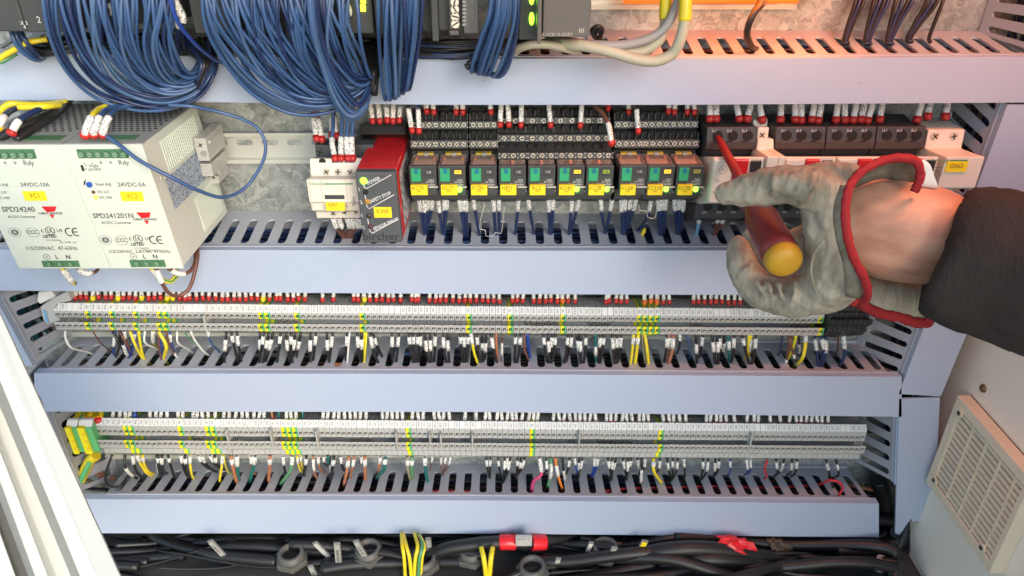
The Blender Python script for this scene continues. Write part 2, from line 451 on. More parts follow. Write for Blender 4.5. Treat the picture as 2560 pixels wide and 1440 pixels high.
DD = -60
def hduct(label, xs, ytop, ybot, yback, n, x0, x1, wires, wx=None, phase=0.5):
    """horizontal wiring duct from stations in the photograph"""
    base = at(xs[len(xs) // 2], pl(xs, ytop, xs[len(xs) // 2]), 0)
    r = thing('wiring_duct', label, 'wiring duct', base, 'grey plastic wiring ducts on the back plate')
    top = [at(x, y, DD) for x, y in zip(xs, ytop)]; bot = [at(x + (4 if x < 1265 else 0), y, DD) for x, y in zip(xs, ybot)]
    # cover: front plate and two flanges
    mb = MB()
    for i in range(len(xs) - 1):
        a, b, c, d = top[i], top[i + 1], bot[i + 1], bot[i]
        y1 = Vector((0, 2.0 * MM, 0)); y2 = Vector((0, 8.0 * MM, 0)); dz = Vector((0, 0, -1.6 * MM))
        mb.hexa([d, c, b, a, d + y1, c + y1, b + y1, a + y1])
        mb.hexa([a + dz + y1, b + dz + y1, b + y1, a + y1, a + dz + y2, b + dz + y2, b + y2, a + y2])
        mb.hexa([d + y1, c + y1, c - dz + y1, d - dz + y1, d + y2, c + y2, c - dz + y2, d - dz + y2])
    mb.build('cover', M['cover'], r)
    # slotted upper wall
    Xa, Xb = at(x0, pl(xs, ytop, x0), DD), at(x1, pl(xs, ytop, x1), DD)
    def A(u):
        X = lerp(Xa.x, Xb.x, u)
        z = pl([p.x for p in top], [p.z for p in top], X)
        return Vector((X, -52.5 * MM, z - 0.3 * MM))
    ratio = lambda px: 1265 + (px - 1265) * 0.925
    bx = [ratio(x) for x in xs]
    bk = [at(x, pl(xs, yback, x), 0) for x in bx]
    def B(u):
        X = lerp(Xa.x, Xb.x, u)
        return Vector((X, -0.5 * MM, pl([p.x for p in bk], [p.z for p in bk], X)))
    mb = MB(); slot_wall(mb, A, B, Vector((0, 0, -1)), n, phase=phase)
    # rolled rim along the front edge of the wall
    K = 24
    for i in range(K):
        p, q = A(i / K), A((i + 1) / K)
        u = Vector((0, 0, 0.9 * MM)); d = Vector((0, 0, -2 * MM)); f = Vector((0, -1.2 * MM, 0)); bb = Vector((0, 1.0 * MM, 0))
        mb.hexa([p + d + f, q + d + f, q + u + f, p + u + f, p + d + bb, q + d + bb, q + u + bb, p + u + bb])
    mb.build('slotted_wall', M['duct'], r)
    # lower wall and base
    mb = MB()
    mb.hexa([Vector((Xa.x, -0.052, bot[0].z + .0022)), Vector((Xb.x, -0.052, bot[-1].z + .0022)), Vector((Xb.x, -0.052, bot[-1].z + .0038)), Vector((Xa.x, -0.052, bot[0].z + .0038)),
             Vector((Xa.x, -0.002, bot[0].z + .0022)), Vector((Xb.x, -0.002, bot[-1].z + .0022)), Vector((Xb.x, -0.002, bot[-1].z + .0038)), Vector((Xa.x, -0.002, bot[0].z + .0038))])
    mb.box(Xa.x, Xb.x, -0.002, -0.0004, bot[0].z + .004, B(0.5).z - .004)
    mb.build('base', M['duct'], r)
    # wires lying in the duct
    za = min(bot[0].z, bot[-1].z) + 0.006
    mb = MB(); mb.m = 0
    rr = random.Random(len(label))
    cols = [M['w_' + c] for c in wires]
    for k in range(46):
        mb.m = rr.randrange(len(cols)) if rr.random() < 0.5 else 0
        yy = -rr.uniform(6, 46) * MM
        hh = B(0.5).z - za
        zz = za + (hh - 0.010) * rr.uniform(0.35, 1) - 0.001
        pts = []; nn = 34
        ph = rr.uniform(0, 6); am = rr.uniform(1, 3.5) * MM
        for j in range(nn + 1):
            x = lerp(Xa.x + .004, Xb.x - .004, j / nn)
            zc = B(j / nn).z - B(0.5).z
            pts.append(Vector((x, max(-.048, min(-.005, yy + am * math.sin(ph + j * 0.7) + rr.uniform(-.8, .8) * MM)), zz + min(0, zc) + am * 0.5 * math.cos(ph * 2 + j * 0.9))))
        mb.tube(pts, rr.uniform(1.0, 1.5) * MM, 5)
    mb.build('packed_wires', cols, r, kind='stuff')
    return r, A, B
hd = []
hd.append(hduct('pale lilac wiring duct in the top row with blue wire looms hanging over its cover', [-60, 100, 640, 1100, 1700, 2300, 2620], [130, 134, 143, 147, 147, 143, 141], [250, 250, 257, 262, 262, 258, 256],
      [66, 68, 73, 76, 75, 77, 78], 50, -40, 2595, ['black', 'navy', 'navy', 'brown']))
hd.append(hduct('pale blue wiring duct below the row of relays, second from the top', [-60, 600, 1200, 1800, 2300], [624, 625, 627, 626, 628], [726, 731, 735, 737, 739],
      [523, 526, 531, 537, 540], 50, -44, 2310, ['navy', 'navy', 'blue', 'blue', 'black']))
hd.append(hduct('pale blue wiring duct between the upper and lower terminal strips', [85, 1200, 2254], [933, 935, 942], [1029, 1030, 1042],
      [841, 844, 857], 49, 112, 2228, ['black', 'black', 'brown', 'teal', 'blue', 'khaki'], phase=0.62))
hd.append(hduct('pale wiring duct below the lower terminal strip, lowest of the ducts', [200, 1200, 2197], [1248, 1251, 1259], [1333, 1334, 1343],
      [1155, 1160, 1168], 48, 258, 2180, ['black', 'black', 'teal', 'brown', 'red', 'navy']))

def vduct(label, FT, FB, BT, BB, CT, CB, n, sgn, wires, extra=None):
    """vertical duct: front edge of the inner wall FT..FB, its back edge BT..BB, far edge of the cover CT..CB; all points"""
    r = thing('wiring_duct', label, 'wiring duct', (FT + BB) / 2, 'grey plastic wiring ducts on the back plate')
    inn = Vector((sgn, 0, 0))
    A = lambda u: lerp(FT, FB, u) + Vector((0, 7.5 * MM, 0)); B = lambda u: lerp(BT, BB, u)
    mb = MB(); slot_wall(mb, A, B, inn, n, s0=0.07, s1=0.84, wid=0.42)
    K = 8
    for i in range(K):
        p, q = A((i + 1) / K), A(i / K)
        a, c = -inn * 0.9 * MM, inn * 2 * MM
        f = Vector((0, -1.2 * MM, 0)); bb = Vector((0, 1 * MM, 0))
        mb.hexa([p + a + f, p + c + f, q + c + f, q + a + f, p + a + bb, p + c + bb, q + c + bb, q + a + bb])
    mb.build('slotted_wall', M['duct'], r)
    mb = MB()
    y1 = Vector((0, 2 * MM, 0)); y2 = Vector((0, 8 * MM, 0)); t = inn * 1.6 * MM
    if extra is None:
        mb.hexa([FB, CB, CT, FT, FB + y1, CB + y1, CT + y1, FT + y1])
    else:
        mb.prism(extra, y1)
    mb.hexa([FB + y1, FB + t + y1, FT + t + y1, FT + y1, FB + y2, FB + t + y2, FT + t + y2, FT + y2])
    mb.build('cover', M['cover'], r)
    # far wall
    mb = MB()
    o = Vector((0, 0.058, 0))
    mb.hexa([CB - t + y1, CB + y1, CT + y1, CT - t + y1, CB - t + o, CB + o, CT + o, CT - t + o])
    mb.build('outer_wall', M['duct'], r)
    mb = MB(); rr = random.Random(5)
    cols = [M['w_' + c] for c in wires]
    for k in range(22):
        mb.m = rr.randrange(len(cols))
        a, b = rr.uniform(0.15, 0.8), rr.uniform(0.15, 0.85)
        pts = []
        for j in range(17):
            u = 0.01 + 0.98 * j / 16
            P0 = lerp(lerp(FT, FB, u), lerp(CT, CB, u), a); P0.y = -0.05 + 0.045 * b
            pts.append(P0 + Vector((rr.uniform(-1, 1), rr.uniform(-1, 1), 0)) * 1.5 * MM)
        mb.tube(pts, rr.uniform(1, 1.6) * MM, 5)
    mb.build('packed_wires', cols, r, kind='stuff')
    return r
F = lambda x, y: at(x, y, DD)
G = lambda x, y: at(x, y, -1)
# right hand, above the top duct, and from there down past the arm
vduct('slotted vertical duct in the upper corner above the top duct', F(2650, -60), F(2585, 128), G(2490, -60), G(2444, 84), F(2770, -60), F(2700, 132), 4, 1, ['navy', 'black'])
vduct('tall vertical wiring duct behind the arm, beside the cabinet side wall', F(2519, 262), F(2247, 985), G(2405, 150), G(2110, 930), F(2655, 262), F(2352, 991), 20, 1, ['navy', 'black', 'navy'])
cut = [F(2248, 997), F(2350, 994), F(2334, 1326), F(2330, 1325), F(2322, 1315), F(2312, 1308), F(2300, 1303), F(2290, 1302), F(2281, 1305), F(2277, 1297), F(2268, 1309), F(2258, 1325), F(2249, 1337), F(2238, 1333)][::-1]
vduct('short vertical duct with a torn arched lower end and black cables coming out', F(2246, 997), F(2238, 1215), G(2160, 945), G(2132, 1150), F(2350, 994), F(2334, 1320), 6, 1, ['black', 'navy'], extra=cut)
# left hand
vduct('vertical wiring duct at the left end of the upper terminal strip', F(-70, 640), F(82, 915), G(140, 590), G(193, 838), F(-180, 640), F(-20, 915), 8, -1, ['navy', 'black', 'teal'])
vduct('lower piece of the left vertical duct half hidden by the open door', F(100, 990), F(196, 1240), G(212, 890), G(300, 1190), F(20, 990), F(112, 1240), 7, -1, ['navy', 'black'])

# a hairline crack in the cover of the third duct and a few scuffs on the covers
cr_ = MB(); a_, b_ = at(2075, 941, DD), at(2066, 1022, DD)
cr_.hexa([b_ + Vector((-.00012, -.0001, 0)), b_ + Vector((.00012, -.0001, 0)), a_ + Vector((.0002, -.0001, 0)), a_ + Vector((-.0002, -.0001, 0)), b_ + Vector((-.00012, .001, 0)), b_ + Vector((.00012, .001, 0)), a_ + Vector((.0002, .001, 0)), a_ + Vector((-.0002, .001, 0))])
cr_.build('hairline_crack', M['w_grey'], hd[2][0])
scm = plastic('scuff_mark', (.27, .30, .36), .6, .2, 200)
srr = random.Random(8)
for k_, (px_, py_, n_) in enumerate(((165, 950, 2), (182, 941, 1), (870, 690, 1), (1608, 674, 2), (1452, 958, 1), (935, 1302, 2), (2120, 1280, 3), (2165, 1300, 3), (1990, 1290, 2), (1930, 1315, 1), (700, 1262, 1), (1205, 200, 1), (2300, 190, 2), (2140, 215, 1), (2200, 965, 2))):
    for q_ in range(n_):
        c_ = at(px_ + srr.uniform(-12, 12), py_ + srr.uniform(-8, 8), DD) - Vector((0, .00006, 0)); w_, h_ = srr.uniform(.0003, .0012), srr.uniform(.0002, .0005); an = srr.uniform(-.6, .6)
        pts_ = [c_ + Vector((w_ * math.cos(t_) * math.cos(an) - h_ * math.sin(t_) * math.sin(an), 0, w_ * math.cos(t_) * math.sin(an) + h_ * math.sin(t_) * math.cos(an))) for t_ in [j_ * math.pi / 4 for j_ in range(8)]]
        m_ = MB(); m_.add(pts_, [tuple(range(8))]); m_.build('scuff', scm, hd[0 if py_ < 300 else 1 if py_ < 740 else 2 if py_ < 1045 else 3][0])
# ================================================================ terminal strips
def zc_of(p): return (ROT.transposed() @ (Vector(p) - CAM)).z * -1
def mmpx(px, py, Y): return zc_of(at(px, py, Y)) / F_PX      # metres in one pixel of the photograph at this place
def prof(pts, xc=1265): return [(Y * MM, at(xc, y, Y).z) for y, Y in pts]
def merge_text(mb, mi, body, size, p, rot=None, sx=1.0, bold=0):
    me = text_mesh(body, size, sx, bold)
    mt = rot if rot else Matrix.Identity(4)
    b = len(mb.v)
    mb.v += [mt @ v.co + Vector(p) for v in me.vertices]
    for f in me.polygons:
        mb.f.append(tuple(b + i for i in f.vertices)); mb.mi.append(mi); mb.sm.append(False)
def rod_along(p0, n, r, h, mb, seg=8):
    n = Vector(n).normalized(); p0 = Vector(p0)
    mb.cyl(p0, p0 + n * h, r, seg=seg)

def make_strip(label, group, lab_l, lab_r, n, P, holes, earth, partitions, words, Yl, ytag, rings, base_label):
    """n clamped blocks between two image points of the lower edge of the markers"""
    L = at(lab_l[0], lab_l[1], Yl); R = at(lab_r[0], lab_r[1], Yl)
    W = (R.x - L.x) / n
    root = thing('terminal_strip', label, 'terminal strip', Vector(((L.x + R.x) / 2, 0, L.z)), group)
    zr = at(1265, lerp(lab_l[1], lab_r[1], (1265 - lab_l[0]) / (lab_r[0] - lab_l[0])), Yl).z
    pr = [(y, z - zr) for y, z in prof(P)]
    g = 0.14 * MM
    def body(kind):
        mb = MB()
        if kind == 'earth':
            mb.m = 0; mb.profx(pr, -W / 2 + g, W * 0.08)
            mb.m = 1; mb.profx([(y + (0.3 * MM if y < -.02 else 0), z - (0.2 * MM)) for y, z in pr], W * 0.08, W / 2 - g)
        else:
            mb.profx(pr, -W / 2 + g, W / 2 - g)
        for (y, Y, r) in holes:
            z = at(1265, y, Y).z - zr
            mb.m = 2
            mb.cyl((W * .02, Y * MM + .2 * MM, z), (W * .02, Y * MM - .12 * MM, z), r * MM, seg=10)
            mb.m = 3
            mb.box(-r * .3 * MM + W * .02, r * .45 * MM + W * .02, Y * MM - .2 * MM, Y * MM - .1 * MM, z - r * .7 * MM, z + r * .1 * MM)
            mb.m = 2   # the small moulded groove beside each opening
            mb.box(-W / 2 + .25 * MM, -W / 2 + .5 * MM, Y * MM - .08 * MM, Y * MM, z - 1.9 * MM, z + 1.4 * MM)
            mb.box(-W / 2 + .25 * MM, -W / 2 + 1.2 * MM, Y * MM - .08 * MM, Y * MM, z - 2.1 * MM, z - 1.85 * MM)
        if kind == 'ring':
            y, Y = rings; z = at(1265, y, Y).z - zr
            mb.m = 4
            mb.cyl((0, Y * MM + 2 * MM, z), (0, Y * MM - 0.6 * MM, z), W * .4, seg=10); mb.m = 2
            mb.cyl((0, Y * MM, z), (0, Y * MM - .8 * MM, z), W * .24, seg=8); mb.m = 4
            mb.box(-W * .22, W * .22, Y * MM - .95 * MM, Y * MM - .7 * MM, z - .3 * MM, z + .3 * MM)
        return mb
    mats = {'grey': [M['tgrey'], M['tgrey2'], M['hole'], M['screw'], M['screw']]}
    mats['ring'] = mats['grey']; mats['earth'] = [M['yel'], M['grn'], M['hole'], M['grn'], M['screw']]
    protos = {}
    for kind in ('grey', 'ring', 'earth'):
        o = body(kind).build('terminal_block', mats[kind]); protos[kind] = o.data; bpy.data.objects.remove(o)
    # marker tags with their print
    (ya, Ya), (yb, Yb) = ytag
    za = at(1265, ya, Ya).z - zr; zb = at(1265, yb, Yb).z - zr
    slope = Vector((0, (Yb - Ya) * MM, zb - za)); up = -slope.normalized()
    nrm = Vector((0, up.z, -up.y)) * -1
    if nrm.y > 0: nrm = -nrm
    tags = {}
    for wd in set(words) | {'PE'}:
        mb = MB()
        a = Vector((0, Ya * MM, za)); b = Vector((0, Yb * MM, zb)); xw = Vector((W / 2 - .22 * MM, 0, 0)); th = nrm * .5 * MM
        a2 = a + slope * .05; b2 = b - slope * .04
        mb.hexa([b2 - xw + th, b2 + xw + th, a2 + xw + th, a2 - xw + th, b2 - xw, b2 + xw, a2 + xw, a2 - xw])
        if wd:
            # text runs up the tag
            ex = up; ez = Vector((-1, 0, 0)); ey = ex.cross(ez) * -1
            m4 = Matrix((( ex.x, -nrm.x, ez.x, 0), (ex.y, -nrm.y, ez.y, 0), (ex.z, -nrm.z, ez.z, 0), (0, 0, 0, 1)))
            merge_text(mb, 1, wd, 3.0, (a + b) / 2 + nrm * .6 * MM, m4, sx=0.95)
        o = mb.build('marker_tag', [M['tag'], M['inkg']]); tags[wd] = o.data; bpy.data.objects.remove(o)
    eset = set()
    for ex_ in earth:
        eset.add(max(0, min(n - 1, int((at(ex_, lab_l[1] + 12, Yl).x - L.x) / W))))
    rr = random.Random(n)
    run = 0; prev = words[0]
    for i in range(n):
        X = L.x + W * (i + .5); z = lerp(L.z, R.z, (i + .5) / n)
        if run > 0: run -= 1; kind = 'ring'
        else:
            kind = 'grey'
            if rr.random() < 0.05: run = rr.randrange(2, 8)
        if i in eset: kind = 'earth'
        o = bpy.data.objects.new('terminal_block', protos[kind]); COL.objects.link(o); o.parent = root
        o.location = Vector((X, rr.uniform(-.15, .15) * MM, z + rr.uniform(-.12, .12) * MM)) - root.location
        if kind == 'earth': o['label'] = 'yellow and green earth terminal block'
        wd = 'PE' if kind == 'earth' else (prev if rr.random() < .35 else rr.choice(words))
        prev = wd if wd != 'PE' else prev
        t_ = bpy.data.objects.new('marker_tag', tags[wd]); COL.objects.link(t_); t_.parent = o
    for px, y0, y1, Y0 in partitions:
        X = at(px, (y0 + y1) / 2, Y0).x
        z1, z0 = at(px, y0, Y0).z, at(px, y1, Y0).z
        b = MB().box(X - .7 * MM, X + .7 * MM, Y0 * MM, -8 * MM, z0, z1).build('partition_plate', M['tgrey'], root, bevel=.5)
    return root, L, R, W
P1 = [(766, -42), (787, -47), (802, -47), (803.5, -33), (812, -35), (814, -52), (832, -52), (834, -46), (838, -12), (742, -12), (748, -24), (760, -36)]
H1 = [(795.5, -47, 1.55), (823.5, -52, 1.55)]
W1 = ['X201', 'X06', '501', '502', 'X111', '1013', '503', 'X09', '']
strip1, L1, R1, TW1 = make_strip('long row of grey terminal blocks between the second and third ducts, upper strip', 'terminal strips', (136, 781), (2061, 796.5), 130, P1, H1,
    [215, 279, 341, 402, 417, 651, 666, 742, 907, 1176, 1277, 1407, 1601, 1616, 1631, 1646, 2053], [(512, 792, 832, -53)], W1, -47, ((766, -42), (787, -47)), (808, -36), '')
P2 = [(1053, -42), (1073, -47), (1096, -47), (1097, -32), (1106, -34), (1108, -52), (1127, -52), (1129, -46), (1133, -46), (1140, -46), (1142, -12), (1034, -12), (1040, -24), (1050, -34)]
H2 = [(1086.5, -47, 1.5), (1116.5, -52, 1.5)]
W2 = ['X07', 'LN1', 'LR1', '405', 'X03', 'L21', 'N5', '4071', '']
strip2, L2, R2, TW2 = make_strip('long row of grey terminal blocks between the third and lowest ducts, lower strip', 'terminal strips', (238, 1070), (2166, 1086), 143, P2, H2,
    [314, 329, 451, 521, 535, 713, 727, 741, 1025, 1332, 1651], [(571, 1078, 1138, -53), (679, 1078, 1130, -54), (792, 1080, 1125, -54), (991, 1085, 1126, -54), (1075, 1088, 1120, -54), (1102, 1088, 1120, -54), (1181, 1088, 1120, -54), (1448, 1085, 1128, -54), (1877, 1090, 1132, -54)], W2, -47, ((1053, -42), (1073, -47)), (1102, -35), '')
# the two wide earth blocks at the left end of the lower strip
for (xa, xb) in ((173, 200), (203, 237)):
    a = at(xa, 1105, -56); b = at(xb, 1105, -56); zt, zb = at(xa, 1071, -56).z, at(xa, 1136, -56).z
    mb = MB(); mb.box(a.x, lerp(a.x, b.x, .5), -.056, -.010, zb, zt); mb.m = 1
    mb.box(lerp(a.x, b.x, .5), b.x, -.054, -.010, zb + .0008, zt - .0008); mb.m = 2
    for k in range(3):
        z = lerp(zt, zb, .22 + .27 * k); mb.cyl((lerp(a.x, b.x, .42), -.0565, z), (lerp(a.x, b.x, .42), -.0555, z), 2.2 * MM, seg=12)
    o = mb.build('wide_earth_terminal', [M['yel'], M['grn'], M['ferry']], strip2, bevel=.4)
    ya, yb = at(xa, 1050, -48).z, at(xa, 1069, -53).z
    mb = MB(); mb.hexa([(a.x, -.0535, yb), (b.x - .0004, -.0535, yb), (b.x - .0004, -.048, ya), (a.x, -.048, ya), (a.x, -.050, yb), (b.x - .0004, -.050, yb), (b.x - .0004, -.045, ya), (a.x, -.045, ya)])
    t_ = mb.build('marker_tag', M['tag'], o)
# green end cover beside them
a = at(238, 1100, -53)
# end clamp of the upper strip with its pale blue tag
def slab(mb, pts, Y0, Y1):
    mb.prism([at(x, y, Y0) for x, y in pts], (0, (Y1 - Y0) * MM, 0))
mb = MB(); slab(mb, [(100, 768), (141, 742), (168, 728), (178, 752), (140, 760), (136, 786), (150, 801), (118, 812), (108, 800)], -46, -10)
r = mb.build('end_clamp', M['tgrey'], bevel=.5)
tag(r, 'grey end clamp with a small pale blue tag closing the upper terminal strip', 'end clamp')
mb = MB(); slab(mb, [(108, 776), (114, 779), (121, 808), (114, 806)], -47.2, -46.1); mb.build('blue_tag', M['w_light blue'], r)
mb = MB(); slab(mb, [(96, 730), (128, 728), (140, 742), (100, 760), (92, 752)], -40, -12)
r = mb.build('end_clamp', M['tag'], bevel=.5); tag(r, 'white ribbed end clamp tucked under the cover at the end of the upper strip', 'end clamp')
# black disconnect blocks closing the upper strip
for k in range(8):
    X0 = R1.x + (k * 12.4) * mmpx(2090, 800, -50) + 1.0 * MM; wd = 11.6 * mmpx(2090, 800, -50)
    dz = rnd.uniform(-.5, .5) * MM
    P3 = [(748, -46), (760, -60), (778, -60), (782, -52), (796, -54), (800, -62), (812, -60), (818, -54), (828, -56), (838, -50), (842, -12), (742, -12)]
    pr = [(y, z + dz) for y, z in prof(P3, 2100)]
    o = MB().profx(pr, X0, X0 + wd).build('black_terminal_block', M['blackp'], strip1, bevel=.35)
# rails
for nm, y, l, r_ in (('zinc mounting rail carrying the upper terminal strip', 838, -.44, .46), ('zinc mounting rail carrying the lower terminal strip', 1143, -.42, .45)):
    z = at(1265, y, -8).z
    pr = [(-.0075, z), (-.0075, z + .005), (-.001, z + .005), (-.001, z + .024), (-.0075, z + .024), (-.0075, z + .029), (-.0065, z + .029), (-.0065, z + .025), (-.0004, z + .025), (-.0004, z + .004), (-.0065, z + .004), (-.0065, z)]
    o = MB().profx(pr, l, r_).build('mounting_rail', M['rail']); tag(o, nm, 'mounting rail')

# ================================================================ wires with marker sleeves and ferrules
wcount = {}
near = {'navy': 'dark blue', 'yellow and green': 'striped'}
def wire(col, pts, r, label, sleeve=None, ferr=None, ferr_len=4.0, group=None, n=5, smat=None, sr=None, name=None):
    name = name or ("wire_end" if group and "from above" in group or group and "thick wire ends" in group else near.get(col, col).replace(" ", "_") + "_wire")
    """pts: world points from the terminal outwards; sleeve: (from, to) in mm along it; ferr: colour key at the start"""
    c = curve(pts, n) if len(pts) > 2 else [Vector(p) for p in pts]
    L = sum((b - a).length for a, b in zip(c, c[1:]))
    yg = col == 'yellow and green'
    o = MB().tube(c, r * MM, 8 if yg else 6, stripe=yg).build(name, [M['w_yellow'], M['w_stripe']] if yg else M['w_' + col]); o.data.polygons.foreach_set("use_smooth", [True] * len(o.data.polygons))
    tag(o, label, 'wire', group)
    if ferr:
        q = polyline_at(c, 0, min(1, ferr_len * MM / L)); k = len(q)
        q = [q[0], q[-1]]
        MB().tube([q[0], lerp(q[0], q[1], .35), q[1]], [r * .8 * MM, r * 1.72 * MM, r * 1.72 * MM], 7).build('ferrule', M[ferr], o)
    if sleeve:
        q = polyline_at(c, sleeve[0] * MM / L, min(1, sleeve[1] * MM / L))
        MB().tube(q, (sr or r * 1.45) * MM, 7).build('marker_sleeve', smat or M['sleeve'], o)
    return o
jit = lambda a: rnd.uniform(-a, a)
near['x']='x'
# ---- red ferrules along the top of the upper strip
T1 = "188 203 217 y232 248 265 278 y295 308 322 338 y355 372 385 402 y417 y432 450 462 475 492 508 522 540 555 570 585 600 615 630 643 y657 673 690 702 720 733 748 762 806 833 884 896 y912 926 941 954 970 985 1001 1029 1040 1046 1073 1088 1100 1114 1132 1148 1161 1176 1191 1206 1220 1234 1249 1281 1292 1306 1335 1348 1364 1377 1393 o1407 1421 1438 1514 1524 1540 1552 1567 o1612 o1627 o1642 1658 1674 1733 1747 1761 1776 1789 1805 1821 1835 1850 1880 1896 1925 1940 1968 1983 2010"
cov2 = lambda x: pl([-60, 600, 1200, 1800, 2300], [726, 731, 735, 737, 739], x)
cov3 = lambda x: pl([85, 1200, 2254], [1029, 1030, 1042], x)
for i, s in enumerate(T1.split()):
    k = s[0] if s[0] in 'yo' else ''; x = float(s.lstrip('yo'))
    off = pl([136, 2061], [0, 15], x) - 9
    yf = 759 + off * .9 + jit(1.5); d = jit(5)
    a = at(x, yf, -39); b = at(x + d * .5, yf - 22, -37); c = b + Vector((d * .3 * MM, .010, .020))
    fc = {'': 'ferr', 'y': 'ferry', 'o': 'ferro'}[k]
    wire('yellow and green' if k == 'y' else 'black' if k == '' else 'yellow', [a, b, c], 1.15 if k == '' else 1.3,
         '%s ferrule, %s from the left along the top of the upper strip' % ({'': 'red', 'y': 'yellow', 'o': 'orange'}[k], ordinal(i + 1)),
         (4.6, 17), fc, 5.2 + jit(.5), 'ferrule wire ends entering the upper strip from above', n=3)
# ---- white sleeves along the top of the lower strip
T2 = "283 300 313 325 b337 375 390 403 418 445 457 483 493 505 520 538 560 573 590 605 618 635 649 660 c680 t697 716 727 740 t757 808 820 835 847 861 875 888 901 915 956 968 980 993 1006 1031 1045 1058 1085 1097 1109 1123 1163 1190 1214 1224 1243 1254 1269 1280 1290 1306 1323 1334 1345 1384 1397 1411 1424 1438 1450 1462 1476 1488 1516 1527 1540 1557 1566 1579 1598 1609 1620 1657 1672 1684 1698 1714 1766 1777 1791 1802 1815 1835 1868 1885 1896 1925 1950 1975 1990 2003 2017 2030 2042 2055 2070"
for i, s in enumerate(T2.split()):
    k = s[0] if s[0] in 'bct' else ''; x = float(s.lstrip('bct'))
    off = pl([238, 2166], [-3, 8], x)
    d = jit(7); yf = 1050 + off + jit(1.0)
    a = at(x + d * .6, yf, -37); b = at(x, yf - 15, -36); c = b + Vector((-d * .3 * MM, .012, .022))
    wire({'': 'black', 'b': 'blue', 'c': 'copper', 't': 'teal'}[k], [a, b, c], 1.2,
         '%s wire end, %s from the left along the top of the lower strip' % ({'': 'white', 'b': 'blue capped', 'c': 'copper brown', 't': 'teal'}[k], ordinal(i + 1)),
         (1.6, 18) if k in ('',) else None, 'ferrb' if k == 'b' else 'ferr', 2.0 if k != 'b' else 7, 'wire ends entering the lower strip from above', n=3)
for i, x in enumerate((220, 247)):
    a = at(x, 1049, -42); b = at(x, 1040, -40); c = b + Vector((0, .01, .02))
    o = wire('yellow and green', [a, b, c], 2.9, 'thick wire with a bulging red and yellow cap, %s of the two' % ('left' if i == 0 else 'right'), None, None, group='thick capped wires on the wide earth terminals', n=3)
    MB().ball(a, .0046, .0046, .0036).build('red_cap', M['red'], o); MB().tube([a + Vector((0, 0, .002)), b, c], 4.2 * MM, 10).build('yellow_collar', M['ferry'], o)

# ---- wires leaving the upper strip downwards: colour, x0, [via], x1, y1, r, sleeve start px, end px
# each: (colour, x0, x1, y1, r, s0, s1, mid) with sleeve given by y in the photograph
B1 = []
def B(cl, x0, x1, y1, r=1.25, s0=0, s1=0, mid=None): B1.append((cl, x0, x1, y1, r, s0, s1, mid))
B('white', 163, 218, 880, 1.2, 0, 0, [(165, 848), (180, 870)]); B('brown', 232, 268, 872, .7); B('black', 282, 290, 893, 1.5, 0, 0, [(298, 862)])
B('royal blue', 289, 285, 885, 1.3, 843, 869); B('royal blue', 310, 325, 893, 1.4, 834, 850); B('black', 300, 312, 880, 1.5, 0, 0); B('black', 305, 322, 895, 1.3, 865, 893, [(308, 862)])
B('yellow', 325, 358, 898, 1.4, 0, 0, [(338, 862)]); B('yellow', 347, 362, 900, 1.4); B('green', 360, 355, 874, .8); B('brown', 297, 330, 885, 1.2, 0, 0, [(318, 860)])
B('royal blue', 337, 328, 888, 1.3, 834, 852); B('white', 362, 392, 872, 1.1, 0, 0, [(363, 857)]); B('brown', 398, 404, 903, 1.0, 0, 0, [(398, 862)])
B('royal blue', 402, 406, 902, 1.2); B('yellow', 397, 408, 898, 1.9, 0, 0, [(416, 866)]); B('yellow', 383, 386, 862, 1.6, 834, 860); B('brown', 415, 443, 893, 1.0, 884, 900)
B('royal blue', 424, 440, 890, 1.2, 836, 856); B('white', 443, 470, 873, 1.1, 0, 0, [(445, 857)]); B('green', 460, 500, 868, .7); B('white', 477, 512, 881, 1.2, 0, 0)
B('blue', 520, 545, 876, 1.2, 831, 844)
for grp in ("566>562,915 578>600,915 592>606,912", "650>650,917 660>648,915 672>656,916 683>662,910", "702>692,914 715>728,916 728>733,914 738>728,912 752>742,892", "777>777,912 790>783,905",
            "817>825,914 832>822,912", "868>865,905", "893>904,913 903>908,911 925>950,914 932>955,890", "980>982,914 997>990,912", "1022>1035,913 1033>1040,914 1045>1044,912 1052>1046,908",
            "1062>1075,914 1075>1080,914 1088>1086,912", "1107>1118,914 1119>1124,914", "1150>1158,914 1160>1163,915 1170>1168,911", "1192>1203,912 1205>1208,912 1215>1212,900 1228>1245,912",
            "1289>1286,914 1302>1291,914", "1358>1370,912 1370>1376,914 1380>1374,912 1389>1378,912", "1420>1409,914 1431>1413,910", "1442>1455,912 1450>1452,914 1465>1458,913",
            "1500>1495,912 1510>1498,914", "1530>1538,914 1542>1541,914 1553>1544,908", "1668>1660,908", "1740>1742,912 1757>1750,890", "1780>1788,913 1793>1795,914 1800>1793,912", "1810>1806,880", "1835>1828,908",
            "1855>1873,912 1890>1878,914"):
    for s in grp.split():
        a, b = s.split('>'); b, y = b.split(',')
        s0 = 836 + rnd.choice((0, 0, 4, 14)); B('black', float(a), float(b), float(y), 1.55, s0, s0 + 22)
B('brown', 817, 822, 905, .7); B('white', 874, 868, 914, 1.0); B('yellow and green', 912, 908, 910, 1.3); B('yellow and green', 917, 911, 912, 1.3)
B('yellow', 1177, 1196, 913, 1.5, 834, 856); B('copper', 1240, 1243, 902, 1.5); B('brown', 1256, 1253, 908, .7, 852, 884); B('royal blue', 1318, 1325, 893, 1.8); B('brown', 1313, 1324, 905, 1.2, 0, 0, [(1310, 870)])
B('teal', 1488, 1490, 905, 1.3, 864, 880); B('yellow', 1584, 1575, 915, 1.6, 836, 852); B('yellow', 1596, 1586, 915, 1.7, 836, 852); B('khaki', 1606, 1612, 905, 1.2); B('yellow', 1612, 1622, 915, 1.7, 0, 0, [(1617, 868)])
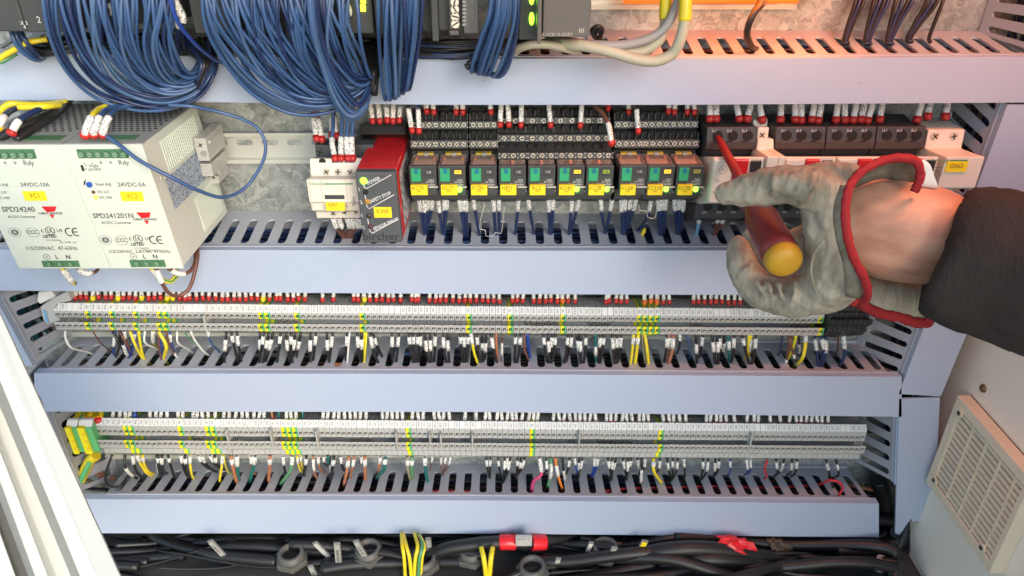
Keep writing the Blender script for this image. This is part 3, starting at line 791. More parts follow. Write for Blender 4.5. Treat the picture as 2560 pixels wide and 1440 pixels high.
B('copper', 1672, 1663, 903, 1.8, 838, 862); B('copper', 1684, 1670, 912, 1.8, 842, 864); B('blue', 1718, 1726, 890, 1.0); B('black', 1700, 1695, 878, 1.2, 834, 844); B('teal', 1820, 1823, 902, 1.6, 846, 868)
B('yellow', 1872, 1865, 892, 1.5, 0, 0); B('yellow', 1878, 1870, 892, 1.4, 845, 868); B('navy', 1957, 1950, 880, 1.2, 885, 905, [(1953, 862)]); B('brown', 1975, 1965, 905, 1.3, 888, 912, [(1972, 860)])
B('yellow and green', 1990, 1972, 893, 1.6); B('brown', 1980, 1988, 900, 1.2, 880, 905, [(1976, 860)]); B('black', 1996, 1998, 880, 1.2, 855, 878); B('yellow and green', 2014, 1992, 910, 1.9, 833, 846, [(2013, 865), (2006, 895)])
B('navy', 2036, 2045, 920, 1.5, 838, 861); B('navy', 2052, 2040, 918, 1.8, 836, 862, [(2060, 880)]); B('navy', 2064, 2048, 922, 1.8, 842, 866, [(2063, 890)]); B('brown', 2096, 2092, 880, 1.0); B('navy', 2109, 2094, 920, 1.7, 834, 861, [(2111, 890)])
def drop(lst, ystart, Ystart, tdepth, cover, group, where, off_f):
    for i, (cl, x0, x1, y1, r, s0, s1, mid) in enumerate(sorted(lst, key=lambda q: q[1])):
        off = off_f(x0)
        r *= 0.86
        a = at(x0, ystart + off, Ystart + 6)
        # where the wire passes through the slot: on the slotted wall
        e = at(x1, y1, -42 + (pl([cover - 90, cover], [22, 0], y1)))
        m = [at(x, y, lerp(Ystart, -42, .35)) for x, y in mid] if mid else [lerp(a, e, .5) + Vector(((e.x - a.x) * -.12, -.006 + .004 * rnd.random(), .002))]
        end = e + Vector(((e.x - a.x) * .25, .010, -.012))
        pts = [a] + m + [e, end]
        sl = None
        if s1:
            tot = y1 - ystart
            A_ = curve(pts, 5); Lm = 0; f0 = f1 = None
            for p, q in zip(A_, A_[1:]):
                yy = px_of(p)[1]
                if f0 is None and yy >= s0 + off - 1: f0 = Lm / MM
                if f1 is None and yy >= s1 + off: f1 = Lm / MM
                Lm += (q - p).length
            if f0 is None: f0 = 0
            if f1 is None or f1 <= f0: f1 = f0 + 8
            sl = (f0, f1)
        nm = near.get(cl, cl)
        wire(cl, pts, r, '%s %swire, %s from the left under the %s' % (nm, 'sleeved ' if sl else '', ordinal(i + 1), where), sl, None, 0, group, n=5, sr=max(r * 1.35, 1.15))
drop(B1, 833, -52, 0, 925, 'wires dropping from the upper strip into the duct below', 'upper terminal strip', lambda x: pl([136, 2061], [-6, 5], x))
B1 = []
B('black', 280, 320, 1190, 1.5, 0, 0, [(264, 1188), (272, 1214), (302, 1214)]); B('black', 312, 338, 1194, 1.5, 1172, 1194, [(314, 1170)]); B('black', 331, 357, 1196, 1.6, 1143, 1159)
B('yellow', 343, 370, 1185, 1.6, 1143, 1155); B('yellow', 356, 373, 1180, 1.6, 1143, 1155); B('black', 395, 402, 1183, 1.7, 1143, 1156); B('black', 405, 410, 1180, 1.7, 1143, 1163); B('black', 391, 398, 1182, 1.2, 1158, 1180)
B('black', 420, 437, 1192, 1.6, 1143, 1158); B('black', 452, 470, 1192, 1.5, 1143, 1157); B('black', 462, 476, 1194, 1.6, 1143, 1159); B('yellow', 475, 482, 1193, 1.5, 1143, 1156)
B('black', 495, 520, 1170, 1.5, 1143, 1155); B('black', 505, 530, 1175, 1.5, 1143, 1155); B('black', 525, 545, 1168, 1.5, 1143, 1155); B('black', 537, 552, 1170, 1.5, 1143, 1155); B('yellow', 557, 549, 1200, 1.6, 1143, 1159); B('yellow and green', 560, 570, 1178, 1.2)
B('copper', 578, 593, 1205, 2.2, 1143, 1162); B('teal', 592, 597, 1197, 2.0, 1143, 1162); B('copper', 628, 632, 1180, 2.0, 1143, 1158); B('teal', 638, 625, 1200, 2.1, 1143, 1160); B('copper', 675, 672, 1200, 2.2, 1143, 1160)
B('black', 708, 715, 1186, 1.6, 1143, 1161); B('green', 731, 703, 1207, 1.9, 1143, 1160, [(726, 1175)]); B('yellow', 743, 753, 1178, 1.3, 1143, 1156); B('yellow', 752, 757, 1172, 1.2, 1143, 1150); B('black', 766, 760, 1185, 1.8, 1143, 1159)
B('copper', 783, 790, 1192, 1.4, 1147, 1173); B('copper', 795, 803, 1176, 1.4, 1143, 1157); B('black', 810, 813, 1160, 1.3, 1143, 1153); B('teal', 820, 823, 1160, 1.8); B('black', 826, 826, 1182, 1.0, 1160, 1182); B('black', 835, 826, 1200, 2.0, 1143, 1160)
B('black', 852, 865, 1180, 1.5, 1143, 1157); B('copper', 872, 860, 1210, 1.9, 1143, 1162); B('copper', 886, 875, 1190, 1.6, 1143, 1160); B('black', 903, 907, 1160, 1.2, 1143, 1158); B('copper', 912, 913, 1196, 2.0, 1143, 1159)
B('copper', 951, 945, 1180, 1.6, 1143, 1158); B('teal', 963, 944, 1192, 2.1, 1143, 1160, [(960, 1172)]); B('khaki', 1018, 1025, 1195, 1.9, 1143, 1160); B('green', 1030, 1031, 1192, 1.9, 1143, 1157); B('teal', 1062, 1068, 1200, 2.1, 1143, 1158)
B('brown', 1081, 1075, 1172, .7, 1143, 1154); B('brown', 1102, 1106, 1185, .9, 1143, 1159); B('brown', 1114, 1108, 1180, .9, 1143, 1158); B('brown', 1127, 1110, 1180, .9, 1143, 1160)
for s in "1216>1222,1190 1226>1225,1192 1245>1256,1195 1262>1258,1200 1268>1260,1190 1276>1258,1205 1294>1290,1195 1303>1292,1190 1312>1294,1188 1424>1415,1185 1448>1447,1190 1456>1444,1186 1520>1530,1195 1531>1528,1198 1540>1525,1192 1557>1568,1195 1570>1566,1197 1578>1564,1190 1594>1600,1180 1613>1603,1182 1650>1641,1180 1668>1675,1190 1682>1680,1195 1695>1682,1197 1709>1712,1188 1758>1752,1196 1771>1757,1195 1788>1786,1188 1798>1790,1186 1940>1943,1185 1960>1948,1182 1980>1976,1182 1992>1986,1186 2065>2082,1218 2090>2096,1188".split():
    a, b = s.split('>'); b, y = b.split(','); s0 = 1143 + rnd.choice((0, 2, 6)); B('black', float(a), float(b), float(y), 1.35, s0, s0 + 18)
B('pink', 1349, 1328, 1232, 2.0, 1143, 1168, [(1353, 1185), (1334, 1203)]); B('black', 1365, 1338, 1198, 1.4, 1145, 1166, [(1366, 1178)]); B('green', 1376, 1369, 1215, 1.6, 1155, 1186, [(1378, 1180)]); B('orange', 1388, 1406, 1222, 1.7, 1154, 1181)
B('black', 1406, 1412, 1195, 1.3, 1170, 1195); B('royal blue', 1437, 1443, 1185, 1.2, 1143, 1157); B('royal blue', 1487, 1480, 1184, 1.4, 1143, 1158); B('royal blue', 1496, 1483, 1188, 1.4, 1143, 1158); B('black', 1604, 1602, 1205, 1.3, 1168, 1199)
B('yellow', 1634, 1652, 1204, 1.9, 1143, 1160, [(1635, 1178)]); B('royal blue', 1825, 1823, 1184, 1.1, 1143, 1161); B('royal blue', 1866, 1868, 1182, 1.3, 1143, 1165); B('royal blue', 1876, 1874, 1180, 1.2, 1143, 1161); B('red', 1919, 1917, 1192, 1.3, 0, 0, [(1912, 1172)])
drop(B1, 1142, -46, 0, 1240, 'wires dropping from the lower strip into the lowest duct', 'lower terminal strip', lambda x: pl([238, 2166], [-5, 8], x))
# a red wire that loops out of the lowest duct and the flat yellow and green earth strap
def in_duct(k, px, v, dz):
    _, A_, B_ = hd[k]; X = at(px, 1210, -35).x; u = (X - A_(0).x) / (A_(1).x - A_(0).x); return lerp(A_(u), B_(u), v) - Vector((0, 0, dz * MM))
for k_, c_, x0_, x1_, v_ in ((3, 'red', 1080, 1186, .13), (1, 'yellow', 590, 652, .14), (2, 'copper', 860, 905, .2), (2, 'blue', 1010, 1060, .55)):
    wire(c_, [in_duct(k_, x0_ + (x1_ - x0_) * t_, v_ + .02 * (q_ % 2), 3) for q_, t_ in enumerate((0, .33, .66, 1))], 2.2, {'red': 'red wire showing at the front of three slots of the lowest duct', 'yellow': 'yellow wire showing in two slots beside the second supply', 'copper': 'copper coloured wire seen in a slot below the upper strip', 'blue': 'blue wire seen in a slot below the upper strip'}[c_])
wire('red', [in_duct(3, 1480, .20, 7), in_duct(3, 1560, .34, 5), in_duct(3, 1680, .42, 6), in_duct(3, 1800, .45, 5), in_duct(3, 1900, .44, 6), in_duct(3, 2000, .46, 5), in_duct(3, 2056, .46, 2), at(2072, 1201, -50), at(2098, 1206, -54), at(2106, 1220, -52), at(2097, 1238, -48)], 1.3, 'red wire running inside the lowest duct and looping out of its last slots', n=8)
o = MB().tube(curve([at(240, 1138, -46), at(226, 1150, -46), at(210, 1180, -45), at(194, 1215, -44), at(180, 1260, -30)], 6), 5.2 * MM, 10).build('earth_cable', M['w_yellow'])
tag(o, 'thick yellow and green earth cable running down from the wide earth terminals', 'cable')
MB().tube(curve([at(226, 1154, -50.5), at(211, 1182, -50.5), at(196, 1213, -49), at(188, 1232, -47)], 6), 2.6 * MM, 8).build('green_stripe', M['grn'], o)
# loose copper coloured leads in the corner behind it
for i, pts in enumerate(([(195, 1160), (230, 1170), (265, 1190), (290, 1196)], [(205, 1172), (235, 1182), (262, 1196)], [(190, 1190), (230, 1205), (262, 1215)], [(180, 1215), (230, 1222), (270, 1224)])):
    wire(('copper', 'copper', 'khaki', 'black')[i], [at(x, y, -14 - i * 4) for x, y in pts], 1.9, ('upper copper coloured lead', 'lower copper coloured lead', 'khaki lead', 'black lead')[i] + ' in the dark corner behind the earth cable')
# ================================================================ devices on the top rail
def zx(px, py, Y): p = at(px, py, Y); return p.x, p.z
def fbox(mb, xl, xr, yt, yb, Yf, Yb, ym=None):
    """box whose front face shows between these places; edges measured half way up"""
    ym = ym or (yt + yb) / 2
    x0, x1 = at(xl, ym, Yf).x, at(xr, ym, Yf).x; xm = (xl + xr) / 2
    z1, z0 = at(xm, yt, Yf).z, at(xm, yb, Yf).z
    mb.box(x0, x1, Yf * MM, Yb * MM, z0, z1); return x0, x1, z0, z1
def disc(mb, px, py, Y, r, out=0.4, seg=14):
    p = at(px, py, Y); mb.cyl(p + Vector((0, .3 * MM, 0)), p - Vector((0, out * MM, 0)), r * MM, seg=seg)
def screw(px, py, Y, r, parent, tilt=0.0, phil=True, mat=None, name='screw'):
    p = at(px, py, Y); mb = MB()
    mb.cyl(p + Vector((0, .4 * MM, 0)), p - Vector((0, .35 * MM, 0)), r * MM, seg=12); mb.m = 1
    for k in ((0, 1) if phil else (0,)):
        a = tilt + k * math.pi / 2; d = Vector((math.cos(a), 0, math.sin(a))); e = Vector((-d.z, 0, d.x)); q = p - Vector((0, .36 * MM, 0))
        w_ = r * .16 * MM; l = r * .85 * MM; t = Vector((0, .1 * MM, 0))
        mb.hexa([q - d * l - e * w_ - t, q + d * l - e * w_ - t, q + d * l + e * w_ - t, q - d * l + e * w_ - t, q - d * l - e * w_ + t, q + d * l - e * w_ + t, q + d * l + e * w_ + t, q - d * l + e * w_ + t])
    return mb.build(name, [mat or M['screw'], M['hole']], parent)
def ptext(body, px, py, Y, size, mat, parent, sx=1.0, bold=0, align='CENTER', rotz=0, name='lettering'):
    return text(body, at(px, py, Y - .15), size, mat, parent, rot=(0, rotz, 0) if rotz else None, sx=sx, bold=bold, align=align, name=name)
# ---- mounting rail, seen between the supplies and the contactor
def railprof(y0, y1, y2, y3):
    z = lambda y, Y: at(650, y, Y).z
    a, b, c, d = z(y0, -9), z(y1, -9), z(y2, -9), z(y3, -9)
    return [(-.009, a), (-.009, b), (-.002, b - .0006), (-.002, c + .0006), (-.009, c), (-.009, d), (-.0078, d), (-.0078, c - .001), (-.0006, c - .0004), (-.0006, b + .0004), (-.0078, b + .001), (-.0078, a)]
zr = prof([(333, -9), (342, -9), (400, -9), (409, -9)], 650)
za, zb, zc, zd = [z for y, z in zr]
mb = MB()
mb.box(-.36, .46, -.0092, -.0080, zb, za); mb.box(-.36, .46, -.0092, -.0080, zd, zc)
mb.box(-.36, .46, -.0080, -.0012, zb, zb + .0011); mb.box(-.36, .46, -.0080, -.0012, zc - .0011, zc)
mb.box(-.36, .46, -.0024, -.0012, zc, zb)
r = mb.build('mounting_rail', M['rail']); tag(r, 'zinc plated mounting rail with oblong holes carrying the supplies, contactor and relays', 'mounting rail')
zm = (zb + zc) / 2 + .003
for k in range(10):
    px = 550 + k * 62.5; X = at(px, 362, -3).x
    ring = lambda w_, h: [(X + s_ * w_ + h * math.cos(a), zm + h * math.sin(a)) for s_, a in [(1 if abs(a_) < 90 else -1, math.radians(a_)) for a_ in (-89, -60, -30, 0, 30, 60, 89, 91, 120, 150, 180, 210, 240, 269)]] 
    def oval(w_, h):
        out = []
        for k_ in range(7): a = -math.pi / 2 + math.pi * k_ / 6; out.append((X + w_ + h * math.cos(a), zm + h * math.sin(a)))
        for k_ in range(7): a = math.pi / 2 + math.pi * k_ / 6; out.append((X - w_ + h * math.cos(a), zm + h * math.sin(a)))
        return out
    mb = MB(); q = oval(.0045, .0027); q2 = oval(.0045, .0023)
    n = len(q)
    mb.add([(x, -.0029, z) for x, z in q] + [(x, -.0029, z) for x, z in q2] + [(x, -.0024, z) for x, z in q2], [(i, (i + 1) % n, n + (i + 1) % n, n + i) for i in range(n)] + [(n + i, n + (i + 1) % n, 2 * n + (i + 1) % n, 2 * n + i) for i in range(n)])
    mb.m = 1; mb.add([(x, -.00255, z) for x, z in q2], [tuple(range(n))])
    mb.build('oblong_hole', [M['rail'], M['galv']], r)
# ================= power supplies
def psu(label, TL, TR, BR, BL, texts, top, bot, sticker, xoff, side=False):
    Yf, D = -120, .100
    r = thing('power_supply', label, 'power supply', at(BL[0], BL[1], Yf) + Vector((0, D, 0)), 'converter power supplies side by side on the rail')
    f = [at(*BL, Yf), at(*BR, Yf), at(*TR, Yf), at(*TL, Yf)]; d = Vector((0, D, 0))
    lip = Vector((0, .0025, 0))
    MB().hexa([f[0], f[1], f[2], f[3], f[0] + lip, f[1] + lip, f[2] + lip, f[3] + lip]).build('front_panel', M['psu'], r, bevel=.6)
    ins = Vector((.0006, 0, 0)); dn = Vector((0, 0, -.0008))
    g = [f[0] + ins - dn, f[1] - ins - dn, f[2] - ins + dn, f[3] + ins + dn]
    MB().hexa([p + lip + Vector((0, .0002, 0)) for p in g] + [p + d for p in g]).build('housing', M['psu'], r, bevel=.6)
    # grey top plate with its perforation
    a, b = g[3] + lip + Vector((0, .0004, .0002)), g[2] + lip + Vector((0, .0004, .0002)); up = Vector((0, 0, .0006))
    MB().hexa([a, b, b + up, a + up, a + d * .96, b + d * .96, b + d * .96 + up, a + d * .96 + up]).build('top_plate', M['psutop'], r)
    mb = MB()
    nx, ny = 11, 15
    for i in range(nx):
        for j in range(ny):
            u = (i + .5 + (.5 if j % 2 else 0)) / (nx + .5); v = .27 + .70 * j / ny
            p = lerp(a, b, .04 + .92 * u) + Vector((0, D * v, .0007))
            mb.cyl(p, p + Vector((0, 0, .00008)), .00135, seg=8)
    mb.build('vent_holes', M['hole'], r, kind='stuff')
    # top connector
    def conn(x0, x1, y0, y1, n, name, sy, depth=.0):
        mb = MB(); x0_, x1_, z0, z1 = fbox(mb, x0, x1, y0, y1, Yf - .4, Yf + 2)
        o = mb.build(name, M['pcb'], r, bevel=.3)
        for k in range(n):
            px = lerp(x0, x1, (k + .5 + (.2 if n == 3 else 0)) / (n + (.5 if n == 3 else 0)))
            m2 = MB(); p = at(px, sy, Yf - .4); rr_ = (z1 - z0) * .40
            m2.cyl(p, p - Vector((0, .0009, 0)), rr_, rr_ * .9, seg=14); m2.m = 1; m2.cyl(p - Vector((0, .0009, 0)), p - Vector((0, .0011, 0)), rr_ * .62, seg=12)
            m2.m = 2; m2.box(p.x - rr_ * .5, p.x + rr_ * .5, p.y - .0013, p.y - .0011, p.z - rr_ * .09, p.z + rr_ * .09)
            m2.build('clamp_screw', [M['pcb'], plastic_cache('green_screw', (0.30, 0.42, 0.30), .35, metal=.3), M['pcb']], o)
        return o
    conn(*top[:4], top[4], 'output_terminal', top[5])
    conn(*bot[:4], 3, 'input_terminal', bot[4])
    # connector slot on the top plate
    tp = at(top[0] + 18, top[2] - 26, Yf); q0 = a + (b - a) * .27 + Vector((0, .006, .0008)); q1 = a + (b - a) * .84 + Vector((0, .006, .0008))
    if not side: q0 = a + (b - a) * .50 + Vector((0, .006, .0008)); q1 = a + (b - a) * .93 + Vector((0, .006, .0008))
    t3 = Vector((0, 0, .0004)); dd = Vector((0, .010, 0))
    MB().hexa([q0, q1, q1 + t3, q0 + t3, q0 + dd, q1 + dd, q1 + dd + t3, q0 + dd + t3]).build('terminal_opening', M['pcb'], r)
    for (s_, px, py, sz, mt, bd) in texts: ptext(s_, px, py, Yf, sz, M[mt], r, bold=bd)
    # sticker
    x0, y0, x1, y1, word = sticker
    mb = MB(); fbox(mb, x0, x1, y0, y1, Yf - .25, Yf); st = mb.build('name_sticker', M['lab'], r)
    ptext(word, (x0 + x1) / 2, (y0 + y1) / 2, Yf - .3, 5.2, M['inkb'], st, sx=.8)
    return r, f, g, d
_pc = {}
def plastic_cache(n, c, r, **k):
    if n not in _pc: _pc[n] = plastic(n, c, r, **k)
    return _pc[n]
def marks(r, cx, Yf, y):
    """test marks printed in a row: cx list of places"""
    for k, px in enumerate(cx):
        p = at(px, y[k], Yf - .15); mb = MB()
        rr_ = .0037
        def ringm(p, ro, ri, sx=1.15):
            n = 22; vs = [p + Vector((ro * sx * math.cos(2 * math.pi * i / n), 0, ro * math.sin(2 * math.pi * i / n))) for i in range(n)] + [p + Vector((ri * sx * math.cos(2 * math.pi * i / n), 0, ri * math.sin(2 * math.pi * i / n))) for i in range(n)]
            mb.add(vs, [(i, (i + 1) % n, n + (i + 1) % n, n + i) for i in range(n)])
        if k == 0:
            ringm(p, rr_, rr_ * .93); ringm(p, rr_ * .62, 0.00001); mb.build('test_mark', M['inkg'], r)
            ptext('A', px, y[k], Yf - .25, 3.4, M['psu'], r)
        elif k == 1:
            ringm(p, rr_, rr_ * .92, 1.25); mb.build('test_mark', M['inkg'], r); ptext('CCC', px, y[k], Yf, 4.2, M['ink'], r, sx=.8, bold=.03)
        elif k == 2:
            ringm(p, rr_ * .85, rr_ * .72, 1.1); mb.build('test_mark', M['ink'], r); ptext('UL', px, y[k], Yf, 4.4, M['ink'], r, sx=.8, bold=.06)
            ptext('c', px - 20, y[k] - 1, Yf, 5, M['ink'], r); ptext('US', px + 24, y[k], Yf, 3.4, M['ink'], r)
            ptext('LISTED', px - 1, y[k] + 14, Yf, 3.2, M['ink'], r, bold=.08); ptext('I.T.E. E204956', px + 9, y[k] + 24, Yf, 1.8, M['inkg'], r)
        else:
            # the C and E marks as open rings
            for q, (dx, ends) in enumerate(((-8, 1), (9, 1))):
                c = p + Vector((dx * mmpx(px, y[k], Yf), 0, 0)); ro, ri = .0033, .0025; n = 14
                vs = []
                for i in range(n + 1):
                    a_ = math.radians(70 + 220 * i / n); vs += [c + Vector((ro * math.cos(a_), 0, ro * math.sin(a_))), c + Vector((ri * math.cos(a_), 0, ri * math.sin(a_)))]
                mb.add(vs, [(2 * i, 2 * i + 1, 2 * i + 3, 2 * i + 2) for i in range(n)])
                if q: mb.add([c + Vector((-ro, 0, .0004)), c + Vector((.0006, 0, .0004)), c + Vector((.0006, 0, -.0004)), c + Vector((-ro, 0, -.0004))], [(0, 1, 2, 3)])
            mb.build('test_mark', M['ink'], r)
            ptext('TEL. CONF. A.G.', px - 12, y[k] + 26, Yf, 1.7, M['inkg'], r)
    return
def logo(r, x0, y0, x1, Yf):
    a, b, c = at(x0, y0, Yf - .15), at(x1, y0, Yf - .15), at(x0 + (x1 - x0) * .78, y0 + 31, Yf - .15)
    m1 = lerp(a, c, .48); m2 = lerp(b, c, .42); n1 = lerp(a, c, .66); n2 = lerp(b, c, .66)
    mb = MB(); mb.add([a, b, m2, m1], [(0, 1, 2, 3)]); mb.add([n1, n2, c], [(0, 1, 2)])
    mb.build('red_triangle_logo', M['red'], r); ptext('CARLO GAVAZZI', (x0 + x1) / 2 + 4, y0 + 17.5, Yf, 2.1, M['ink'], r, bold=.04)
psu1, f1_, g1_, d1_ = psu('supply marked VC1 at the photo edge, larger converter beside its slimmer twin', (-105, 363), (150, 362), (275, 672), (47, 672),
    [('-   +   +   Rdy', 36, 408, 4.68, 'inkg', .05), ('24VDC-10A', 87, 462, 3.94, 'inkg', .06), ('SPD24240', 46, 524, 5.40, 'inkg', .12), ('AC/DC Converter', 54, 542, 2.5, 'inkg', .03), ('Vout Adj', 0, 462, 2.9, 'inkg', .03), ('DC LO', 2, 481, 2.6, 'inkg', .03), ('DC ON', 8, 495, 2.6, 'inkg', .03),
     ('115/230VAC  47-63Hz', 128, 621, 3.96, 'inkg', .05), ('L', 142, 643, 4.6, 'ink', .05), ('N', 170, 643, 4.6, 'ink', .05), ('\u2295', 117, 643, 3.6, 'inkg', 0)],
    (-40, 88, 373, 397, 6, 388), (105, 198, 652, 668, 660), (59, 478, 115, 502, 'VC1'), 0)
marks(psu1, [37, 82, 125, 182], -120, [581, 581, 577, 580]); logo(psu1, 103, 516, 141, -120)
psu2, f2_, g2_, d2_ = psu('supply marked VC2, slimmer converter with yellow green and blue wires on its top', (150, 362), (354, 361), (459, 672), (276, 672),
    [('-   -   +   +   Rdy', 265, 407, 4.58, 'inkg', .05), ('= single', 229, 414, 3.0, 'inkg', 0), ('= parallel', 232, 423, 3.0, 'inkg', 0), ('Vout Adj', 258, 461, 2.9, 'inkg', .04), ('24VDC-5A', 329, 462, 4.22, 'inkg', .06), ('DC LO', 258, 480, 2.6, 'inkg', .04), ('DC ON', 264, 494, 2.6, 'inkg', .04),
     ('SPD241201N', 283, 540, 5.16, 'inkg', .12), ('AC/DC Converter', 291, 557, 2.75, 'inkg', .03), ('115/230VAC  2.8/1.4A  47-63Hz', 348, 629, 3.35, 'inkg', .04), ('L', 361, 642, 4.6, 'ink', .05), ('N', 388, 642, 4.6, 'ink', .05), ('\u2295', 334, 642, 3.6, 'inkg', 0)],
    (193, 320, 373, 396, 6, 386), (325, 413, 650, 668, 659), (302, 479, 358, 503, 'VC2'), 0, side=True)
marks(psu2, [264, 304, 345, 393], -120, [600, 601, 597, 600]); logo(psu2, 340, 531, 377, -120)
mb = MB(); disc(mb, 224, 461, -120, 2.0, 1.0); mb.build('adjusting_knob', M['ferrb'], psu2)
mb = MB(); disc(mb, 234, 480, -120, 1.2, .6); mb.build('indicator', M['w_brown'], psu2)
mb = MB(); disc(mb, 240, 493, -120, 1.5, .6); mb.build('indicator', glow('lamp_yellow', (.75, 1, .05), 1.6), psu2)
mb = MB(); fbox(mb, 203, 209, 413, 428, -120.3, -119); mb.build('mode_switch', M['ink'], psu2)
# adjusting arrow
mb = MB(); pts = [at(209, 463, -120.2), at(209, 455, -120.2), at(214, 448, -120.2), at(214, 455, -120.2), at(212, 463, -120.2)]; mb.add(pts, [(0, 1, 2, 3, 4)]); mb.build('arrow_mark', M['ink'], psu2)
# side face of the second supply: ribs, rating sticker, screw
xs_ = lambda py: g2_[1].x + (g2_[2].x - g2_[1].x) * ((py - g2_[1].z) / (g2_[2].z - g2_[1].z))
def sidept(y, z): return Vector((g2_[1].x + (g2_[2].x - g2_[1].x) * ((z - g2_[1].z) / (g2_[2].z - g2_[1].z)), y, z))
zb_, zt_ = g2_[1].z, g2_[2].z; H = zt_ - zb_
mb = MB()
for k in range(20):
    for (za_, zb2, y0, y1) in ((.70, .94, -.094, -.032), (.06, .36, -.090, -.028)):
        y = lerp(y0, y1, k / 19) if za_ > .5 else lerp(y0 + .02, y1, k / 19)
        p, q = sidept(y, zb_ + H * za_), sidept(y, zb_ + H * zb2); ww = Vector((0, .0011, 0)); o_ = Vector((.0006, 0, 0))
        mb.hexa([p - o_, p + o_, q + o_, q - o_, p - o_ + ww, p + o_ + ww, q + o_ + ww, q - o_ + ww])
mb.build('cooling_ribs', M['psu'], psu2, kind='stuff')
o_ = Vector((.0003, 0, 0))
Q = [sidept(-.104, zb_ + H * .42), sidept(-.040, zb_ + H * .42), sidept(-.040, zb_ + H * .67), sidept(-.104, zb_ + H * .67)]
MB().add([p + o_ for p in Q], [(0, 1, 2, 3)]).build('rating_sticker', M['sticker'], psu2)
p = sidept(-.108, zb_ + H * .70); MB().cyl(p, p + Vector((.0008, 0, 0)), .0022, seg=12).build('side_screw', M['screw'], psu2)
# wires on the supplies' tops
def pw(pts, col, r, label, **k): return wire(col, [at(*p) for p in pts], r, label, n=8, **k)
tp = lambda px, py, Y: (px, py, Y)
for i, (x, xe, c, ye) in enumerate(((213, 300, 'yellow', 262), (234, 330, 'blue', 266), (257, 350, 'blue', 262))):
    pw([(x, 345, -117), (x + 2, 325, -119), (x + 16, 292, -112), (x + 40, 270, -95), (xe, 260, -80), (xe + 60, 245, -55)], c, 2.0 if i == 0 else 1.7,
       '%s wire with a red ferrule on the supply marked VC2, %s of three' % (('yellow', 'blue', 'blue')[i], ('first', 'second', 'third')[i]), sleeve=(4.5, 17), ferr='ferr', ferr_len=5, sr=2.5)
pw([(262, 338, -118), (290, 356, -125), (350, 402, -130), (430, 444, -128), (500, 478, -118), (560, 493, -100), (612, 470, -84), (652, 415, -76), (664, 365, -72), (645, 322, -70), (600, 296, -70), (540, 278, -74), (480, 266, -82), (420, 262, -86)], 'blue', 1.35,
   'single long blue wire curving past the side of the supply and over the bare plate')
for i, pts in enumerate(([(-20, 300, -95), (20, 262, -90), (60, 262, -85), (110, 262, -80), (165, 255, -60)], [(45, 268, -92), (110, 266, -88), (150, 262, -75)])):
    pw(pts, 'yellow', 2.3, ('yellow earth wire bending over the top of the supply marked VC1', 'short yellow earth wire lying on the top of the supply marked VC1')[i])
for i, pts in enumerate(([(-10, 325, -115), (5, 300, -112), (30, 275, -95), (90, 258, -70)], [(25, 340, -116), (50, 300, -108), (100, 272, -90), (140, 256, -60)])):
    pw(pts, 'navy', 2.0, ('navy wire with a white sleeve nearest the photo edge, on the first supply', 'navy wire with a white sleeve ending in the green connector of the first supply')[i], sleeve=(3, 12), ferr='ferr' if i else 'ferry', ferr_len=4, smat=M['sleevew'], sr=2.6)
for i, pts in enumerate(([(-10, 352, -110), (40, 322, -105), (95, 300, -92), (150, 275, -70), (172, 250, -45)], [(40, 350, -112), (80, 322, -100), (130, 292, -84), (165, 262, -60)])):
    pw(pts, 'black', 3.2, ('thick black cable lying across the perforated top, front one', 'thick black cable lying across the perforated top, rear one')[i])
# wires below the supplies
for i, (c, r_, pts, sl) in enumerate((('yellow and green', 1.9, [(156, 668, -104), (168, 690, -104), (184, 706, -100), (187, 708, -90)], (2, 14)), ('brown', 1.4, [(192, 668, -104), (212, 682, -104), (238, 680, -100), (246, 668, -92)], (2, 12)),
     ('yellow and green', 1.8, [(378, 668, -104), (400, 695, -100), (425, 704, -96), (440, 690, -90), (440, 672, -80)], (2, 10)), ('brown', 1.5, [(390, 668, -104), (402, 700, -104), (420, 730, -98), (445, 740, -90), (472, 722, -84), (487, 680, -78), (494, 640, -70), (492, 612, -56)], (2, 13)),
     ('brown', 1.5, [(420, 670, -104), (448, 684, -100), (475, 678, -92), (488, 655, -80), (487, 622, -60)], (3, 14)))):
    pw(pts, c, r_, ('striped earth wire under the supply marked VC1', 'short brown wire under the supply marked VC1', 'striped earth wire curling under the supply marked VC2', 'brown wire in a deep loop down to the terminals under the supply marked VC2', 'brown wire in a shallow loop under the supply marked VC2')[i], sleeve=sl, smat=M['sleevew'] if i > 1 else M['sleeve'], sr=2.3)
# ================= the two grey end stops on the rail
r = thing('end_stop', 'grey slotted end stop with two round screw holes on the rail beside the supply', 'end stop', at(520, 380, -9))
mb = MB(); fbox(mb, 489, 519, 346, 403, -48, -10); 
for k in range(4): fbox(mb, 519, 526, 352 + k * 12, 359 + k * 12, -44 + k * 2, -14)
mb.build('body', M['w_grey'], r, bevel=.5)
screw(501, 363, -48, 2.4, r, .6); mb = MB(); disc(mb, 509, 384, -48, 2.5, .2); mb.build('screw_hole', M['tgrey2'], r)
r = thing('end_stop', 'grey stepped end stop with one bright screw, lower one beside the supply', 'end stop', at(530, 430, -9))
mb = MB(); fbox(mb, 503, 531, 410, 441, -46, -12); fbox(mb, 524, 547, 441, 459, -36, -12); fbox(mb, 533, 548, 415, 440, -30, -10)
for k in range(3): fbox(mb, 504, 530, 415 + k * 8, 417 + k * 8, -47, -46)
mb.build('body', M['w_grey'], r, bevel=.5); screw(534, 443, -37, 2.3, r, .9)
